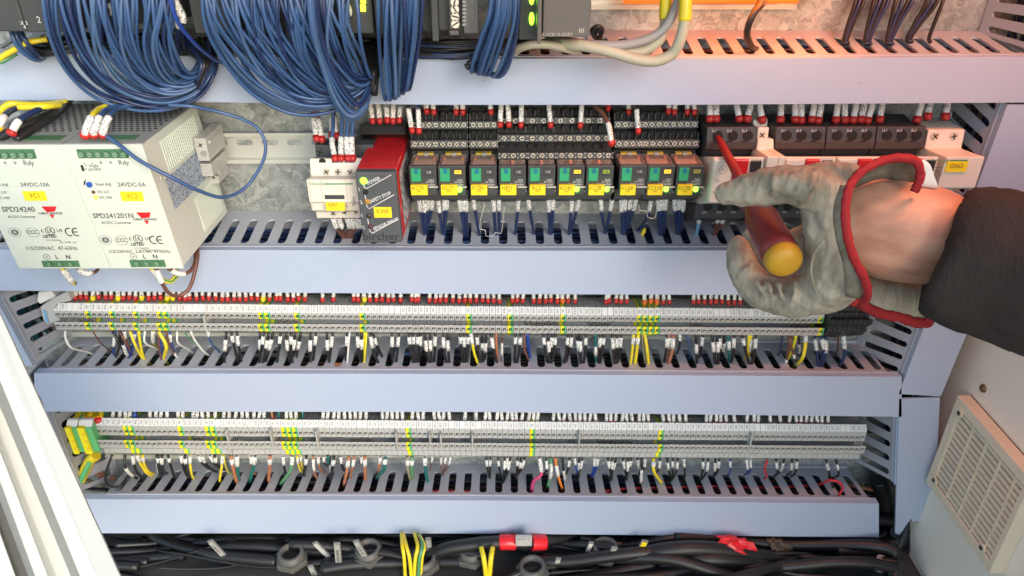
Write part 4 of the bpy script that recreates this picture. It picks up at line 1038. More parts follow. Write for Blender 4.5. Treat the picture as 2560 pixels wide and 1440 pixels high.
# ================= contactor
r = thing('contactor', 'cream three pole contactor with a black rear section and yellow KM1 sticker', 'contactor', at(830, 470, -9))
pr = prof([(393, -50), (396, -64), (414, -66), (440, -68), (446, -79), (450, -81), (505, -81), (508, -79), (526, -78), (529, -68), (545, -67), (546, -10), (393, -10)], 830)
xa = at(769, 470, -80).x; xb = xa + .0455
MB().profx(pr, xa, xb).build('body', M['cream'], r, bevel=.7)
pr = prof([(345, -30), (350, -42), (362, -48), (396, -50), (400, -8), (345, -8)], 830)
MB().profx(pr, xa + .0012, xb).build('rear_section', plastic_cache('contactor_black', (.035, .037, .045), .4), r, bevel=.6)
mb = MB()
for px in (806, 838, 870): disc(mb, px, 404, -65, 2.6, .2)
mb.build('wire_entry', M['hole'], r)
for k, (px, py) in enumerate(((816, 430), (845, 430), (876, 431))): screw(px, py, -68.3, 2.5, r, .5 + k)
for k, (px, py) in enumerate(((833, 533), (862, 531), (889, 529))): screw(px, py, -68.3, 2.3, r, .9 + k)
screw(800, 380, -49.5, 3.2, r, 1.2, mat=M['anth'])
mb = MB(); fbox(mb, 812, 861, 488, 498, -81.4, -80); mb.build('indicator_slot', M['anth'], r)
mb = MB(); fbox(mb, 814, 882, 458.5, 461.5, -81.3, -80.5); mb.build('green_line', M['w_green'], r)
ptext('Schneider', 795, 459.5, -81, 3.6, M['w_green'], r)
mb = MB(); fbox(mb, 815, 862, 508, 527, -82, -80); st = mb.build('name_sticker', M['lab'], r); ptext('KM1', 833, 514, -82.1, 4.6, M['inkb'], st, sx=.8)
ptext('TeSys', 884, 503, -81, 3.4, M['inkg'], r, rotz=-math.pi / 2); ptext('A2', 868, 515, -81, 2.6, M['inkg'], r, rotz=-math.pi / 2)
mb = MB()
for (a_, b_) in ((775, 777), (805, 807), (866, 868)): fbox(mb, a_, b_, 450, 526, -81.25, -80.8)
mb.build('panel_joint', M['cream2'], r)
# ================= red safety relay
r = thing('safety_relay', 'red box relay with a dark front, signal lamps and a yellow K30B sticker', 'safety relay', at(950, 500, -9))
Yf = -101
f = [at(909, 608, Yf), at(1006, 606, Yf), at(988, 430, Yf), at(886, 430, Yf)]
lipv = Vector((0, .008, 0)); dv = Vector((0, .089, 0))
MB().hexa(f + [p + lipv for p in f]).build('front_panel', plastic_cache('panel_graphite', (.075, .080, .088), .5), r, bevel=1.2, seg=3)
e = Vector((.0007, 0, 0))
MB().hexa([p + lipv + Vector((0, .0002, 0)) for p in f] + [p + dv for p in f]).build('housing', M['red'], r, bevel=1.0, seg=3)
Q = [f[1] + Vector((.0002, .016, .004)), f[1] + Vector((.0002, .075, .004)), f[2] + Vector((.0002, .075, -.006)), f[2] + Vector((.0002, .016, -.006))]
MB().add(Q, [(0, 1, 2, 3)]).build('rating_sticker', printed('pale_rating', (.55, .56, .58), (.06, .06, .07), 420, .62), r)
lg = glow('lamp_green', (.25, 1, .03), 2.2)
mb = MB(); p = at(909, 452, Yf); mb.ball(p, .0026, .0018, .0026); mb.build('power_lamp', lg, r)
for (px, py, mt) in ((914, 480, M['hole']), (918, 504, plastic_cache('lamp_amber', (.45, .22, .03), .2)), (922, 540, plastic_cache('lamp_off', (.05, .03, .03), .2)), (926, 566, plastic_cache('lamp_off2', (.08, .03, .035), .2))):
    mb = MB(); mb.ball(at(px, py, Yf), .0021, .0014, .0021); mb.build('signal_lamp', mt, r)
for (s_, px, py) in (('POWER', 935, 452), ('SAFETY STOP', 951, 494), ('SENSOR ERROR', 966, 560)):
    ptext(s_, px - 1, py, Yf, 3.6, M['inkw'], r, sx=.82, rotz=-.42, bold=.05)
def strip_line(r, pts, w_, mat, Y):
    mb = MB(); P_ = [at(x, y, Y) for x, y in pts]
    mb.tube([p for p in P_], w_ * MM, 5); return mb.build('printed_line', mat, r)
for L_ in ([(908, 460), (912, 470), (917, 471), (978, 437)], [(912, 486), (915, 502), (917, 516), (923, 522), (986, 486)], [(919, 546), (921, 560), (925, 578), (931, 583), (993, 549)]):
    strip_line(r, L_, .35, M['inkw'], Yf - .1)
for (s_, px, py) in (('1', 898, 474), ('2', 903, 506), ('1', 905, 539), ('2', 909, 569)): ptext(s_, px, py, Yf, 4, M['inkw'], r, rotz=-.3)
ptext('bircher', 952, 592, Yf, 8.5, M['ink'], r, sx=1.1)
mb = MB(); fbox(mb, 935, 979, 518, 544, Yf - .4, Yf); st = mb.build('name_sticker', M['lab'], r); ptext('K30B', 956, 529, Yf - .5, 5, M['inkb'], st, sx=.8)
# black block behind it where five wires enter
mb = MB(); pr = prof([(306, -22), (312, -32), (335, -38), (350, -10), (306, -8)], 960); mb.profx(pr, at(895, 320, -40).x, at(1012, 320, -40).x)
o = mb.build('relay_base', M['blackp'], r, bevel=.4)
# ================= ten plug-in relays
RC = [1058, 1130, 1208, 1281, 1354, 1427, 1499, 1582, 1651, 1724]
NAMES = ['KC74', 'KC77', 'KC84', 'H871', 'KC2', 'KC40', 'KC78', 'KC68', 'KC110', 'KC98']
LEFT = [1028, 1103, 1178, 1251, 1324, 1397, 1471, 1550, 1618, 1693]
LED = {1: (1149, 474), 5: (1442, 473), 6: (1517, 473), 8: (1665, 473), 9: (1739, 473)}
WIN = {1: 'o', 5: 'o', 6: 'g', 8: 'o', 9: 'y'}
RG = 'interface relays in a row on the top rail'
relay_look = ['with a clear cap, right next to the red safety relay', 'with an orange window and lit green lamp, second from the red safety relay', 'with a clear cap and no lit lamp, third from the red safety relay', 'sitting low behind stepped screws, marked H871', 'sitting low behind stepped screws, marked KC2',
   'with an orange window behind stepped screws, marked KC40', 'with a dim green window behind stepped screws, marked KC78', 'with a clear cap and no lamp, marked KC68', 'with a clear cap and bright green lamp, marked KC110', 'with a clear cap and green lamp, nearest the motor starters']
pm = {}
orange = plastic_cache('copper_orange', (.70, .22, .10), .35); amber = plastic_cache('amber_strip', (.55, .38, .05), .3)
cuplate = plastic_cache('relay_coil_cover', (.50, .33, .26), .4)
for i in range(10):
    xc = at(RC[i], 450, -78).x; hw = .0101; four = i < 3 or i > 6
    r = thing('plug_in_relay', 'black relay ' + relay_look[i], 'relay', Vector((xc, -.009, at(1265, 430, -9).z)), RG)
    sw = .01105
    if four:
        P_ = [(268, -10), (272, -28), (298, -36), (303, -40), (322, -41), (326, -38), (346, -44), (350, -50), (371, -51), (376, -44), (470, -44), (474, -66), (498, -66), (503, -50), (504, -10)]
        rows = [(312, -41.2, 4), (360, -51.2, 4)]; hrows = [(286, -33), (335, -42)]
    else:
        P_ = [(266, -10), (270, -26), (290, -32), (294, -36), (310, -37), (312, -33), (332, -40), (337, -45), (355, -46), (358, -44), (378, -54), (382, -60), (398, -61), (402, -50), (470, -46), (474, -66), (498, -66), (503, -50), (504, -10)]
        rows = [(302, -37.2, 2), (346, -46.2, 3), (389, -61.2, 3)]; hrows = [(278, -29), (318, -35), (368, -49)]
    pr = prof(P_)
    s_ = MB().profx(pr, xc - sw, xc + sw).build('socket', M['anth2'], r, bevel=.35)
    for (y, Y, n) in rows:
        z = at(1265, y, Y).z
        for k in range(n):
            X = xc + sw * ((-.72 + .48 * k) if n == 4 else (-.55 + (.8 if n == 2 else .62) * k))
            key = 'scr'
            if key not in pm:
                mb = MB(); mb.cyl((0, .0003, 0), (0, -.0003, 0), .0019, seg=12); mb.m = 1
                mb.box(-.0003, .0003, -.0005, -.00029, -.0017, .0017); mb.box(-.0015, .0015, -.00048, -.00029, -.00025, .00025)
                o = mb.build('screw', [M['screw'], M['hole']]); pm[key] = o.data; bpy.data.objects.remove(o)
            o = bpy.data.objects.new('screw', pm[key]); COL.objects.link(o); o.parent = r; o.location = Vector((X, Y * MM, z)) - r.location; o.rotation_euler = (0, rnd.uniform(0, 3), 0)
        mb = MB()
        for k in range(n + 1):
            X = xc + sw * ((-.96 + .48 * k) if n == 4 else (-.86 + .62 * k))
            mb.box(X - .0003, X + .0003, Y * MM - .0001, Y * MM, z + .0014, z + .0021); mb.box(X - .0003, X + .0003, Y * MM - .0001, Y * MM, z - .0021, z - .0013)
        mb.build('printed_numbers', M['inkw'], r)
    mb = MB()
    for (y, Y) in hrows:
        z = at(1265, y, Y).z; nh = 4 if four else 3
        for k in range(nh):
            X = xc + sw * (-.72 + (.48 if four else .62) * k)
            mb.box(X - .0016, X + .0016, Y * MM - .0022, Y * MM + .001, z - .0018, z + .0026)
    mb.build('wire_openings', M['hole'], r)
    mb = MB()
    for (y, Y) in hrows[:2]:
        z = at(1265, y + 4, Y).z; nh = 4 if four else 3
        for k in range(nh + 1):
            X = xc + sw * (-.96 + (.48 if four else .62) * k)
            mb.box(X - .0005, X + .0005, Y * MM - .0045, Y * MM + .003, z - .004, z + .0032)
    mb.build('separating_ribs', M['anth2'], r)
    # relay body
    zt, zb2 = at(1265, 415, -78).z, at(1265, 488, -78).z
    zb3 = at(1265, 462, -78).z
    MB().box(xc - hw, xc + hw, -.078, -.074, zb2, zt).build('front_plate', M['anth'], r, bevel=.5)
    MB().box(xc - hw + .0004, xc + hw - .0004, -.0738, -.046, zb2, zt - .0068).build('relay_case', M['anth2'], r, bevel=.3)
    if four:
        MB().box(xc - hw + .0003, xc + hw - .0003, -.0738, -.0505, zt - .0066, zt - .0002).build('clear_cap', M['clear'], r, bevel=.4)
        mb = MB(); mb.box(xc - hw * .80, xc + hw * .78, -.0715, -.0545, zt - .0062, zt - .0030); mb.build('coil_plate', cuplate, r)
        mb = MB()
        for dx in (-.72, .62): mb.box(xc + dx * hw, xc + (dx + .14) * hw, -.0565, -.0525, zt - .006, zt - .0012)
        mb.box(xc + .05 * hw, xc + .2 * hw, -.0732, -.0690, zt - .006, zt - .0008)
        mb.build('contact_strips', orange, r)
        MB().box(xc - hw * .62, xc + hw * .58, -.0518, -.0475, zt - .0008, zt + .0008).build('amber_clip', amber, r)
        MB().box(xc - hw * .1, xc + hw * .22, -.0535, -.0505, zt - .0006, zt + .0012).build('cap_latch', M['psutop'], r)
    else:
        MB().box(xc - hw + .0003, xc + hw - .0003, -.0738, -.0625, zt - .0066, zt - .0004).build('clear_cap', M['clear'], r, bevel=.4)
        MB().box(xc - .0008, xc + .0010, -.0725, -.0650, zt - .006, zt - .0001).build('contact_strip', orange, r)
        MB().box(xc - hw * .6, xc - hw * .05, -.0720, -.0650, zt - .006, zt - .002).build('coil_plate', plastic_cache('dark_red', (.16, .03, .02), .4), r)
    gx0 = LEFT[i] + 1 + (2 if i > 6 else 0)
    def fb(x0, x1, y0, y1, Y0, Y1):
        k_ = mmpx(1265, 440, -78); cx = RC[i]
        return (xc + (x0 - cx) * k_, xc + (x1 - cx) * k_, Y0 * MM, Y1 * MM, at(1265, y1, -78).z, at(1265, y0, -78).z)
    cx = RC[i]
    MB().box(*fb(cx - 29, cx - 5, 420, 452, -79.2, -77.9)).build('test_lever', M['green'], r, bevel=.25)
    mb = MB().box(*fb(cx - 20, cx - 11, 420, 432, -79.8, -79.1)); mb.build('push_button', M['lblue'], r, bevel=.2)
    fr = MB().box(*fb(cx + 3, cx + 28, 419, 439, -78.35, -77.9)).build('window_frame', M['anth2'], r)
    k2 = WIN.get(i)
    wm = {'o': glow('window_orange', (1.0, .42, .03), .9), 'g': plastic_cache('window_green', (.30, .45, .05), .3), 'y': plastic_cache('window_yellow', (.42, .38, .08), .3), None: plastic_cache('window_dark', (.10, .09, .09), .3)}[k2]
    MB().box(*fb(cx + 7, cx + 24, 425, 434, -78.5, -78.3)).build('window', wm, r)
    text('1.8', Vector((xc + 15 * mmpx(1265, 440, -78), -.0787, at(1265, 429.5, -78).z)), 2.4, M['inkw'] if not k2 else M['ink'], r)
    for (s_, dx, y, sz) in (('RXM', 20, 450, 1.9), ('24 VDC', 17, 455, 2.0), ('Schneider', 12, 461, 2.6)):
        text(s_, Vector((xc + dx * mmpx(1265, 440, -78), -.0782, at(1265, y, -78).z)), sz, M['inkw'], r)
    lx = LEFT[i]
    tz = rnd.uniform(-.03, .03)
    p0, p1 = at(lx, 488, -81), at(lx + 40, 463, -81)
    st = MB().box(p0.x, p1.x, -.0812, -.0782, p0.z, p1.z).build('name_label', M['lab'], r, bevel=.2)
    text(NAMES[i], Vector(((p0.x + p1.x) / 2 - .0008, -.0814, (p0.z + p1.z) / 2 + .0018)), 4.6, M['inkb'], st, sx=.8)
    text('X4Y', Vector(((p0.x + p1.x) / 2, -.0814, (p0.z + p1.z) / 2 - .0008)), 2.4, M['inkb'], st, sx=.8)
    MB().box(p1.x + .0008, xc + hw + .0008, -.0800, -.0786, p1.z - .0025, p1.z - .0016).build('wire_clip', M['screw'], r)
    if i in LED:
        mb = MB(); q = at(*LED[i], -80); mb.ball(q, .0020, .0016, .0021); mb.build('signal_lamp', glow('lamp_green_b', (.22, 1, .04), 2.6), r)
    screw(RC[i] + 30 + (3 if i > 6 else 0), 476, -67, 1.8, r, .6)
# loose wire spring clips hanging under the row
px_first = lambda pts: pts[0][0]
def clip(pts, Y, label):
    o = MB().tube(curve([at(x, y, Y) for x, y in pts], 2), .26 * MM, 6).build('spring_clip', M['screw'] if px_first(pts) > 1500 else M['rail']); tag(o, label, 'spring clip', 'loose retaining clips of the relays')
clip([(1212, 510), (1203, 545), (1199, 572), (1213, 575), (1214, 590)], -66, 'thin bent wire clip hanging in front of the slots under the KC84 relay')
clip([(1261, 516), (1257, 560), (1252, 583), (1238, 581), (1234, 590), (1214, 590)], -66, 'thin bent wire clip hanging under the relay marked H871')
clip([(1597, 512), (1599, 526), (1617, 528), (1619, 543), (1639, 545), (1641, 527), (1664, 526)], -72, 'bright stepped wire clip hanging between the KC68 and KC110 relays')
# ---- wires above the relays
T3 = [(932, 312, 8), (950, 312, 6), (968, 310, 3), (982, 312, -2), (998, 310, -5), (1032, 335, 14), (1048, 337, 3), (1067, 288, 4), (1085, 290, 5), (1140, 290, -1), (1157, 290, 1), (1228, 290, 5), (1250, 321, -3), (1273, 321, 4), (1302, 322, -2), (1377, 322, 6), (1450, 323, -5), (1520, 280, 0),
      (1573, 290, 3), (1596, 337, 6), (1670, 288, -6), (1685, 290, -5), (1718, 290, -1), (1736, 290, 1)]
for i, (x, y, d) in enumerate(T3):
    Y = -44 if y > 315 else -36
    if y > 330: Y = -50
    a = at(x, y, Y); b = at(x - d * .5, y - 38, Y + 3); c = at(x - d * .8, 262, Y + 6) ; c2 = c + Vector((0, .014, .018))
    wire('black' if i % 3 else 'navy', [a, lerp(a, b, .6), b, c, c2] if y > 300 else [a, b, b + Vector((0, .012, .02))], 1.35, 'red ferrule wire end above the relays, %s from the safety relay' % ordinal(i + 1), (4.6, 19), 'ferr', 5.2, 'wire ends entering the relay sockets from above', n=3, sr=2.0)
wire('brown', [at(x, y, Y) for x, y, Y in ((1529, 366, -62), (1527, 345, -62), (1521, 312, -58), (1508, 285, -50), (1488, 266, -42), (1470, 255, -30))], 1.7, 'brown wire arching down to the KC78 relay with a red ferrule', (4.6, 18), 'ferr', 5.2, sr=2.1)
for i, (x, y, d) in enumerate(((793, 356, 8), (806, 358, 8), (830, 348, 0), (845, 350, 8), (840, 406, 10), (853, 406, 1), (871, 406, 5), (883, 406, 4))):
    Y = -50 if y < 370 else -66
    a = at(x, y, Y); b = at(x - d, y - 50, Y + 8); c = at(x - d - (6 if y < 370 else -3), y - 100, Y + 16)
    wire('brown' if y < 370 else 'blue', [a, b, c, c + Vector((0, .01, .02))], 1.6, '%s wire with a red ferrule on top of the contactor, %s of eight' % ('brown' if y < 370 else 'blue', ordinal(i + 1)), (5, 19), 'ferr', 5.4, 'wires entering the contactor from above', n=4, sr=2.1)
# ---- wires below the relays and contactor
T4 = "1047>1062,590 1060>1064,585 1070>1062,588 1082>1066,582 1095>1108,588 1110>1112,590 1118>1110,580 1147>1165,585 1158>1160,586 1165>1168,582 1183>1200,592 1233>1240,590 1247>1248,588 1296>1288,585 1320>1335,583 1371>1375,585 1383>1379,580 1430>1422,586 1448>1424,582 1501>1512,578 1530>1514,577 1553>1556,580 1563>1558,584 1577>1560,586 1592>1562,582 1628>1608,560 1645>1650,588 1652>1652,590 1660>1656,588 1665>1658,585 1686>1693,580 1698>1697,585 1710>1700,582".split()
for i, s in enumerate(T4):
    a_, b_ = s.split('>'); b_, y = b_.split(','); x0 = float(a_); x1 = float(b_); y = float(y)
    a = at(x0, 495 + rnd.uniform(-3, 4), -56); e_ = at(x1, y, -34); m_ = at(lerp(x0, x1, .35), 534 + jit(4), -50)
    wire('navy', [a, m_, e_, e_ + Vector(((x1 - x0) * .0002, .008, -.012))], 1.4, 'dark blue wire below the relays, %s from the safety relay' % ordinal(i + 1), (.5, 12.5 + jit(1)), None, 0, 'blue wires dropping from the relays into the duct', n=5, sr=1.9)
for i, (x0, x1, c) in enumerate(((1749, 1742, 'light blue'), (1797, 1786, 'brown'), (1812, 1790, 'brown'))):
    a = at(x0, 535, -48); e_ = at(x1, 582, -36)
    wire(c, [a, at(lerp(x0, x1, .4), 560, -44), e_, e_ + Vector((0, .008, -.012))], 1.5, ('light blue wire dropping from the first motor starter', 'brown wire dropping from the first motor starter, nearer the relays', 'brown wire dropping from the first motor starter, nearer the glove')[i], (.5, 9), None, n=5, sr=2.0)
for i, x in enumerate((832, 846, 866, 876, 888, 898)):
    a = at(x, 543, -62); e_ = at(lerp(x, 872, .5), 585, -46)
    wire('brown' if i < 5 else 'navy', [a, at(x + 8, 566, -58), e_, e_ + Vector((0, .01, -.01))], 1.6, 'brown wire under the contactor, %s from its outer side' % ordinal(i + 1), (.5, 12), None, 0, 'wires leaving the contactor downwards', n=5, sr=2.2)
wire('yellow', [at(1612, 572, -34), at(1608, 582, -36), at(1603, 590, -30)], 1.6, 'short piece of yellow wire inside a duct slot below the relays')
# ================= motor starters, auxiliary block and circuit breaker
dk = plastic_cache('starter_black', (.050, .048, .050), .45)
def starter(label, x0, x1, full):
    xa, xb = at(x0, 340, -56).x, at(x1, 340, -56).x
    r = thing('motor_starter', label, 'motor starter', Vector(((xa + xb) / 2, -.009, at(1265, 430, -9).z)), 'motor starters with black tops and cream fronts')
    pr = prof([(286, -20), (305, -34), (318, -55), (352, -57), (353, -58), (373, -58), (376, -52), (388, -50), (392, -46), (392, -10), (286, -10)], 1830)
    MB().profx(pr, xa + .0002, xb - .0002).build('terminal_cover', dk, r, bevel=.5)
    w_ = (xb - xa); ms = [(xa + w_ * t) for t in (.22, .52, .82)]
    zz = at(1830, 339, -56).z; z2 = at(1830, 327, -56).z
    for k, X in enumerate(ms):
        mb = MB().cyl((X, -.0545, zz), (X, -.0573, zz), .0037, seg=18); mb.build('screw_opening', M['hole'], r)
        text(('1L1', '3L2', '5L3')[k], Vector((X - .0035, -.0574, z2 + .0004)), 2.9, M['inkw'], r)
    mb = MB()
    for t in (.45, .75): mb.box(xa + w_ * t - .002, xa + w_ * t + .002, -.0584, -.0578, at(1830, 355, -58).z, at(1830, 352, -58).z)
    mb.build('latch_notch', M['hole'], r)
    pr = prof([(391, -50), (393, -82), (420, -83), (506, -83), (509, -60), (509, -10), (391, -10)], 1830)
    MB().profx(pr, xa + .0004, xb - .0006).build('front_housing', M['cream'], r, bevel=.6)
    # hinged panel, red knob, black button
    z = lambda y: at(1830, y, -83).z
    MB().box(xa + .0008, xa + w_ * .38, -.0846, -.0828, z(505), z(398)).build('setting_panel', M['cream'], r, bevel=.5)
    MB().box(xa + w_ * .40, xa + w_ * .66, -.0860, -.0828, z(452), z(397)).build('stop_button', M['red'], r, bevel=.6)
    MB().box(xa + w_ * .72, xa + w_ * .92, -.0845, -.0828, z(430), z(401)).build('start_button', M['blackp'], r, bevel=.5)
    mb = MB(); c = Vector((xa + w_ * .2, -.0848, z(422))); mb.tube([c + Vector((.0030 * math.cos(a), 0, .0030 * math.sin(a))) for a in [k * math.pi / 8 for k in range(17)]], .00012, 4); mb.build('dial_ring', M['inkg'], r)
    text('2.5', c, 2.2, M['inkg'], r); text('Schneider', Vector((xa + w_ * .18, -.0848, z(478))), 2.4, M['w_green'], r)
    text('1>', Vector((xa + w_ * .12, -.0848, z(450))), 2.8, M['inkg'], r)
    # lower terminal block
    pr = prof([(506, -40), (508, -57), (545, -56), (552, -46), (552, -10), (506, -10)], 1830)
    MB().profx(pr, xa - .0012, xb + .0006).build('lower_terminal_cover', dk, r, bevel=.5)
    for k, X in enumerate(ms):
        MB().cyl((X, -.0565, at(1830, 518, -57).z), (X, -.0573, at(1830, 518, -57).z), .0033, seg=18).build('screw_opening', M['hole'], r)
        text(('2T1', '4T2', '6T3')[k], Vector((X - .002, -.0572, at(1830, 531, -57).z)), 2.6, M['inkw'], r)
    return r
starter('first motor starter, the one the screwdriver is poked into', 1766, 1892, True)
starter('motor starter just beyond the cream auxiliary block, above the glove knuckles', 1938, 2064, True)
starter('middle motor starter of the three standing close together', 2065, 2189, True)
starter('last motor starter, next to the cream circuit breaker', 2190, 2312, True)
r = thing('auxiliary_block', 'narrow cream stepped auxiliary block between the first two motor starters', 'auxiliary contact', at(1910, 380, -9))
pr = prof([(278, -20), (300, -42), (316, -46), (318, -56), (344, -57), (346, -60), (374, -61), (390, -84), (392, -86), (470, -86), (474, -10), (278, -10)], 1905)
MB().profx(pr, at(1893, 350, -58).x, at(1920, 350, -58).x).build('body', M['cream'], r, bevel=.6)
pr = prof([(280, -20), (296, -36), (338, -42), (347, -56), (372, -60), (390, -84), (392, -86), (470, -86), (474, -10), (280, -10)], 1925)
MB().profx(at(1920.5, 350, -58).x and pr, at(1920.5, 350, -58).x, at(1936, 350, -58).x).build('side_section', M['cream'], r, bevel=.6)
screw(1905, 338, -57, 2.7, r, .8)
wd = [(1775, 308, 0), (1790, 308, -1), (1850, 308, 8), (1866, 308, -10), (1907, 310, 7), (1951, 310, -2), (1988, 310, 0), (2003, 312, -1), (2027, 310, -8), (2043, 312, -10), (2088, 311, -6), (2112, 311, 0), (2130, 311, -10), (2150, 310, -10), (2166, 312, -14), (2198, 310, -7), (2290, 310, -12), (2318, 302, -7), (2363, 302, -6)]
for i, (x, y, d) in enumerate(wd):
    a = at(x, y, -46); b = at(x - d * .6, y - 28, -42); c = at(x - d, 262, -38)
    wire('black', [a, b, c, c + Vector((0, .01, .02))], 1.9, 'red ferrule wire end above the motor starters, %s from the relays' % ordinal(i + 1), (5.2, 22), 'ferr', 5.6, 'thick wire ends entering the motor starters and breaker', n=4, sr=2.45, smat=M['sleeve'] if i % 2 else M['sleevew'])
r = thing('circuit_breaker', 'cream two pole circuit breaker with a yellow OA62 sticker beside the vertical duct', 'circuit breaker', at(2360, 380, -9))
pr = prof([(300, -14), (303, -30), (325, -52), (370, -54), (374, -58), (391, -82), (393, -84), (470, -84), (474, -60), (500, -58), (504, -10), (300, -10)], 2360)
xa, xb = at(2318, 350, -54).x, at(2410, 350, -54).x
MB().profx(pr, xa, xb).build('body', M['cream'], r, bevel=.6)
for px in (2338, 2385): screw(px, 341, -53.5, 2.9, r, .8 if px < 2350 else .3)
ptext('Schneider', 2354, 402, -84.2, 3.8, M['w_green'], r); mb = MB(); fbox(mb, 2376, 2420, 400, 403, -84.6, -84); mb.build('green_line', M['w_green'], r)
mb = MB(); fbox(mb, 2366, 2418, 404, 430, -85, -84); st = mb.build('name_sticker', M['lab'], r); ptext('OA62', 2392, 415, -85.1, 5, M['inkb'], st, sx=.8)
ptext('Power', 2342, 418, -84.2, 2.4, M['inkg'], r); ptext('220', 2340, 426, -84.2, 2.4, M['inkg'], r); ptext('CE', 2345, 435, -84.2, 3.4, M['inkg'], r)
# ================================================================ controller modules and looms above the top duct
def modbox(r, name, xl, xr, yb, Yf, Yb, mat, ytop=-160, bevel=.8):
    a, b = at(xl, yb, Yf), at(xr, yb, Yf); zt = at((xl + xr) / 2, ytop, Yf).z
    return MB().box(a.x, b.x, Yf * MM, Yb * MM, a.z, zt).build(name, mat, r, bevel=bevel), a, b, zt
def module(label, xl, xr, yb, Yf, mat='anth', name='controller_module'):
    r = thing(name, label, 'controller module', at((xl + xr) / 2, yb, Yf) + Vector((0, .05, 0)), 'dark controller modules above the top duct')
    modbox(r, 'housing', xl, xr, yb, Yf, -12, M[mat]); return r
r = module('dark controller module marked 2, in the corner over the first supply', 68, 190, 81, -112)
ptext('2', 97, 50, -112, 5.5, M['inkw'], r)
ptext('ON', 120, 66, -112, 2.6, M['inkg'], r)
r = module('dark controller module with small printed numbers at the photo edge', -90, 66, 79, -113)
ptext('X 3', 66 - 6, 58, -113, 3.2, M['inkw'], r); ptext('4', 66 - 4, 68, -113, 3.2, M['inkw'], r)
mods = [(196, 318, 60, -90), (322, 440, 60, -90), (488, 600, 84, -104), (604, 735, 76, -92), (739, 868, 80, -92), (940, 1052, 88, -98)]
lk = ['behind the first blue loom, nearest the module marked 2', 'behind the first blue loom, next to white sleeved wire ends', 'between the first and second blue looms', 'behind the left half of the widest blue loom', 'behind the right half of the widest blue loom', 'behind the narrow straight blue loom']
for (m_, l_) in zip(mods, lk): module('dark controller module ' + l_, *m_)
# module with yellow green lamps
r = module('dark controller module with bright yellow green lamps between two looms', 872, 936, 84, -100)
for (x, y0, y1) in ((907, -14, 9), (907, 12, 29)):
    mb = MB(); fbox(mb, x - 6, x + 6, y0, y1, -101.2, -100); mb.build('lamp_bar', glow('lamp_lime', (.65, 1, .02), 2.4), r, bevel=.3)
# terminal modules with screws near the middle
r = module('dark controller module with a column of bright screws on a brown terminal strip', 1056, 1182, 76, -96)
mb = MB(); fbox(mb, 1078, 1094, -40, 103, -108, -96); mb.build('hinged_edge', M['anth'], r, bevel=.4)
mb = MB(); fbox(mb, 1122, 1148, -40, 74, -104, -96); mb.build('terminal_column', plastic_cache('terminal_brown', (.075, .06, .055), .5), r, bevel=.4)
mb = MB(); fbox(mb, 1124, 1147, 76, 88, -103, -96); mb.build('column_foot', plastic_cache('terminal_brown2', (.11, .10, .095), .5), r, bevel=.4)
for k in range(5): screw(1136 + k * .6, -13 + k * 18.2, -104.3, 2.6, r, .5 + k * .8, phil=False)
mb = MB(); fbox(mb, 1158, 1196, -40, 84, -101, -96); mb.build('number_cover', plastic_cache('terminal_grey3', (.10, .10, .10), .4), r, bevel=.4)
for k, s_ in enumerate('567'): ptext(s_, 1181, 9 + k * 19, -101.2, 3.8, M['inkg'], r)
mb = MB()
for k in range(8): fbox(mb, 1156, 1165, -8 + k * 9.5, -2 + k * 9.5, -101.6, -101)
mb.build('clear_window_teeth', M['tgrey2'], r)
# rightmost: processor module
r = module('dark module with two green lamps beside the grey processor module', 1296, 1344, 100, -98)
for (x, y0, y1) in ((1329, -12, 3), (1329, 36, 58)):
    mb = MB(); q = at(x, (y0 + y1) / 2, -98.5); mb.ball(q, .0016, .0012, .0040); mb.build('signal_lamp', glow('lamp_green_c', (.30, 1, .02), 3.0), r)
gm_ = plastic_cache('module_warm_grey', (.115, .105, .100), .45)
r = thing('processor_module', 'large warm grey module with a printed part number beside white cables', 'controller module', at(1410, 95, -70), 'dark controller modules above the top duct')
modbox(r, 'housing', 1356, 1474, 93, -118, -12, gm_)
mb = MB(); fbox(mb, 1344, 1355, -80, 110, -121, -40); mb.build('hinged_edge', gm_, r, bevel=.5)
ptext('43-1CK10-0XE0', 1390, 87, -118, 3.1, plastic_cache('ink_cream', (.50, .45, .38), .5), r)
for k in range(3):
    mb = MB(); fbox(mb, 1448 + k * 5, 1449.6 + k * 5, 70, 83, -118.3, -118); mb.build('printed_mark', plastic_cache('ink_cream', (.5, .45, .38), .5), r)
mb = MB(); fbox(mb, 1446, 1461, 76, 77.4, -118.35, -118); mb.build('printed_mark', plastic_cache('ink_cream', (.5, .45, .38), .5), r)
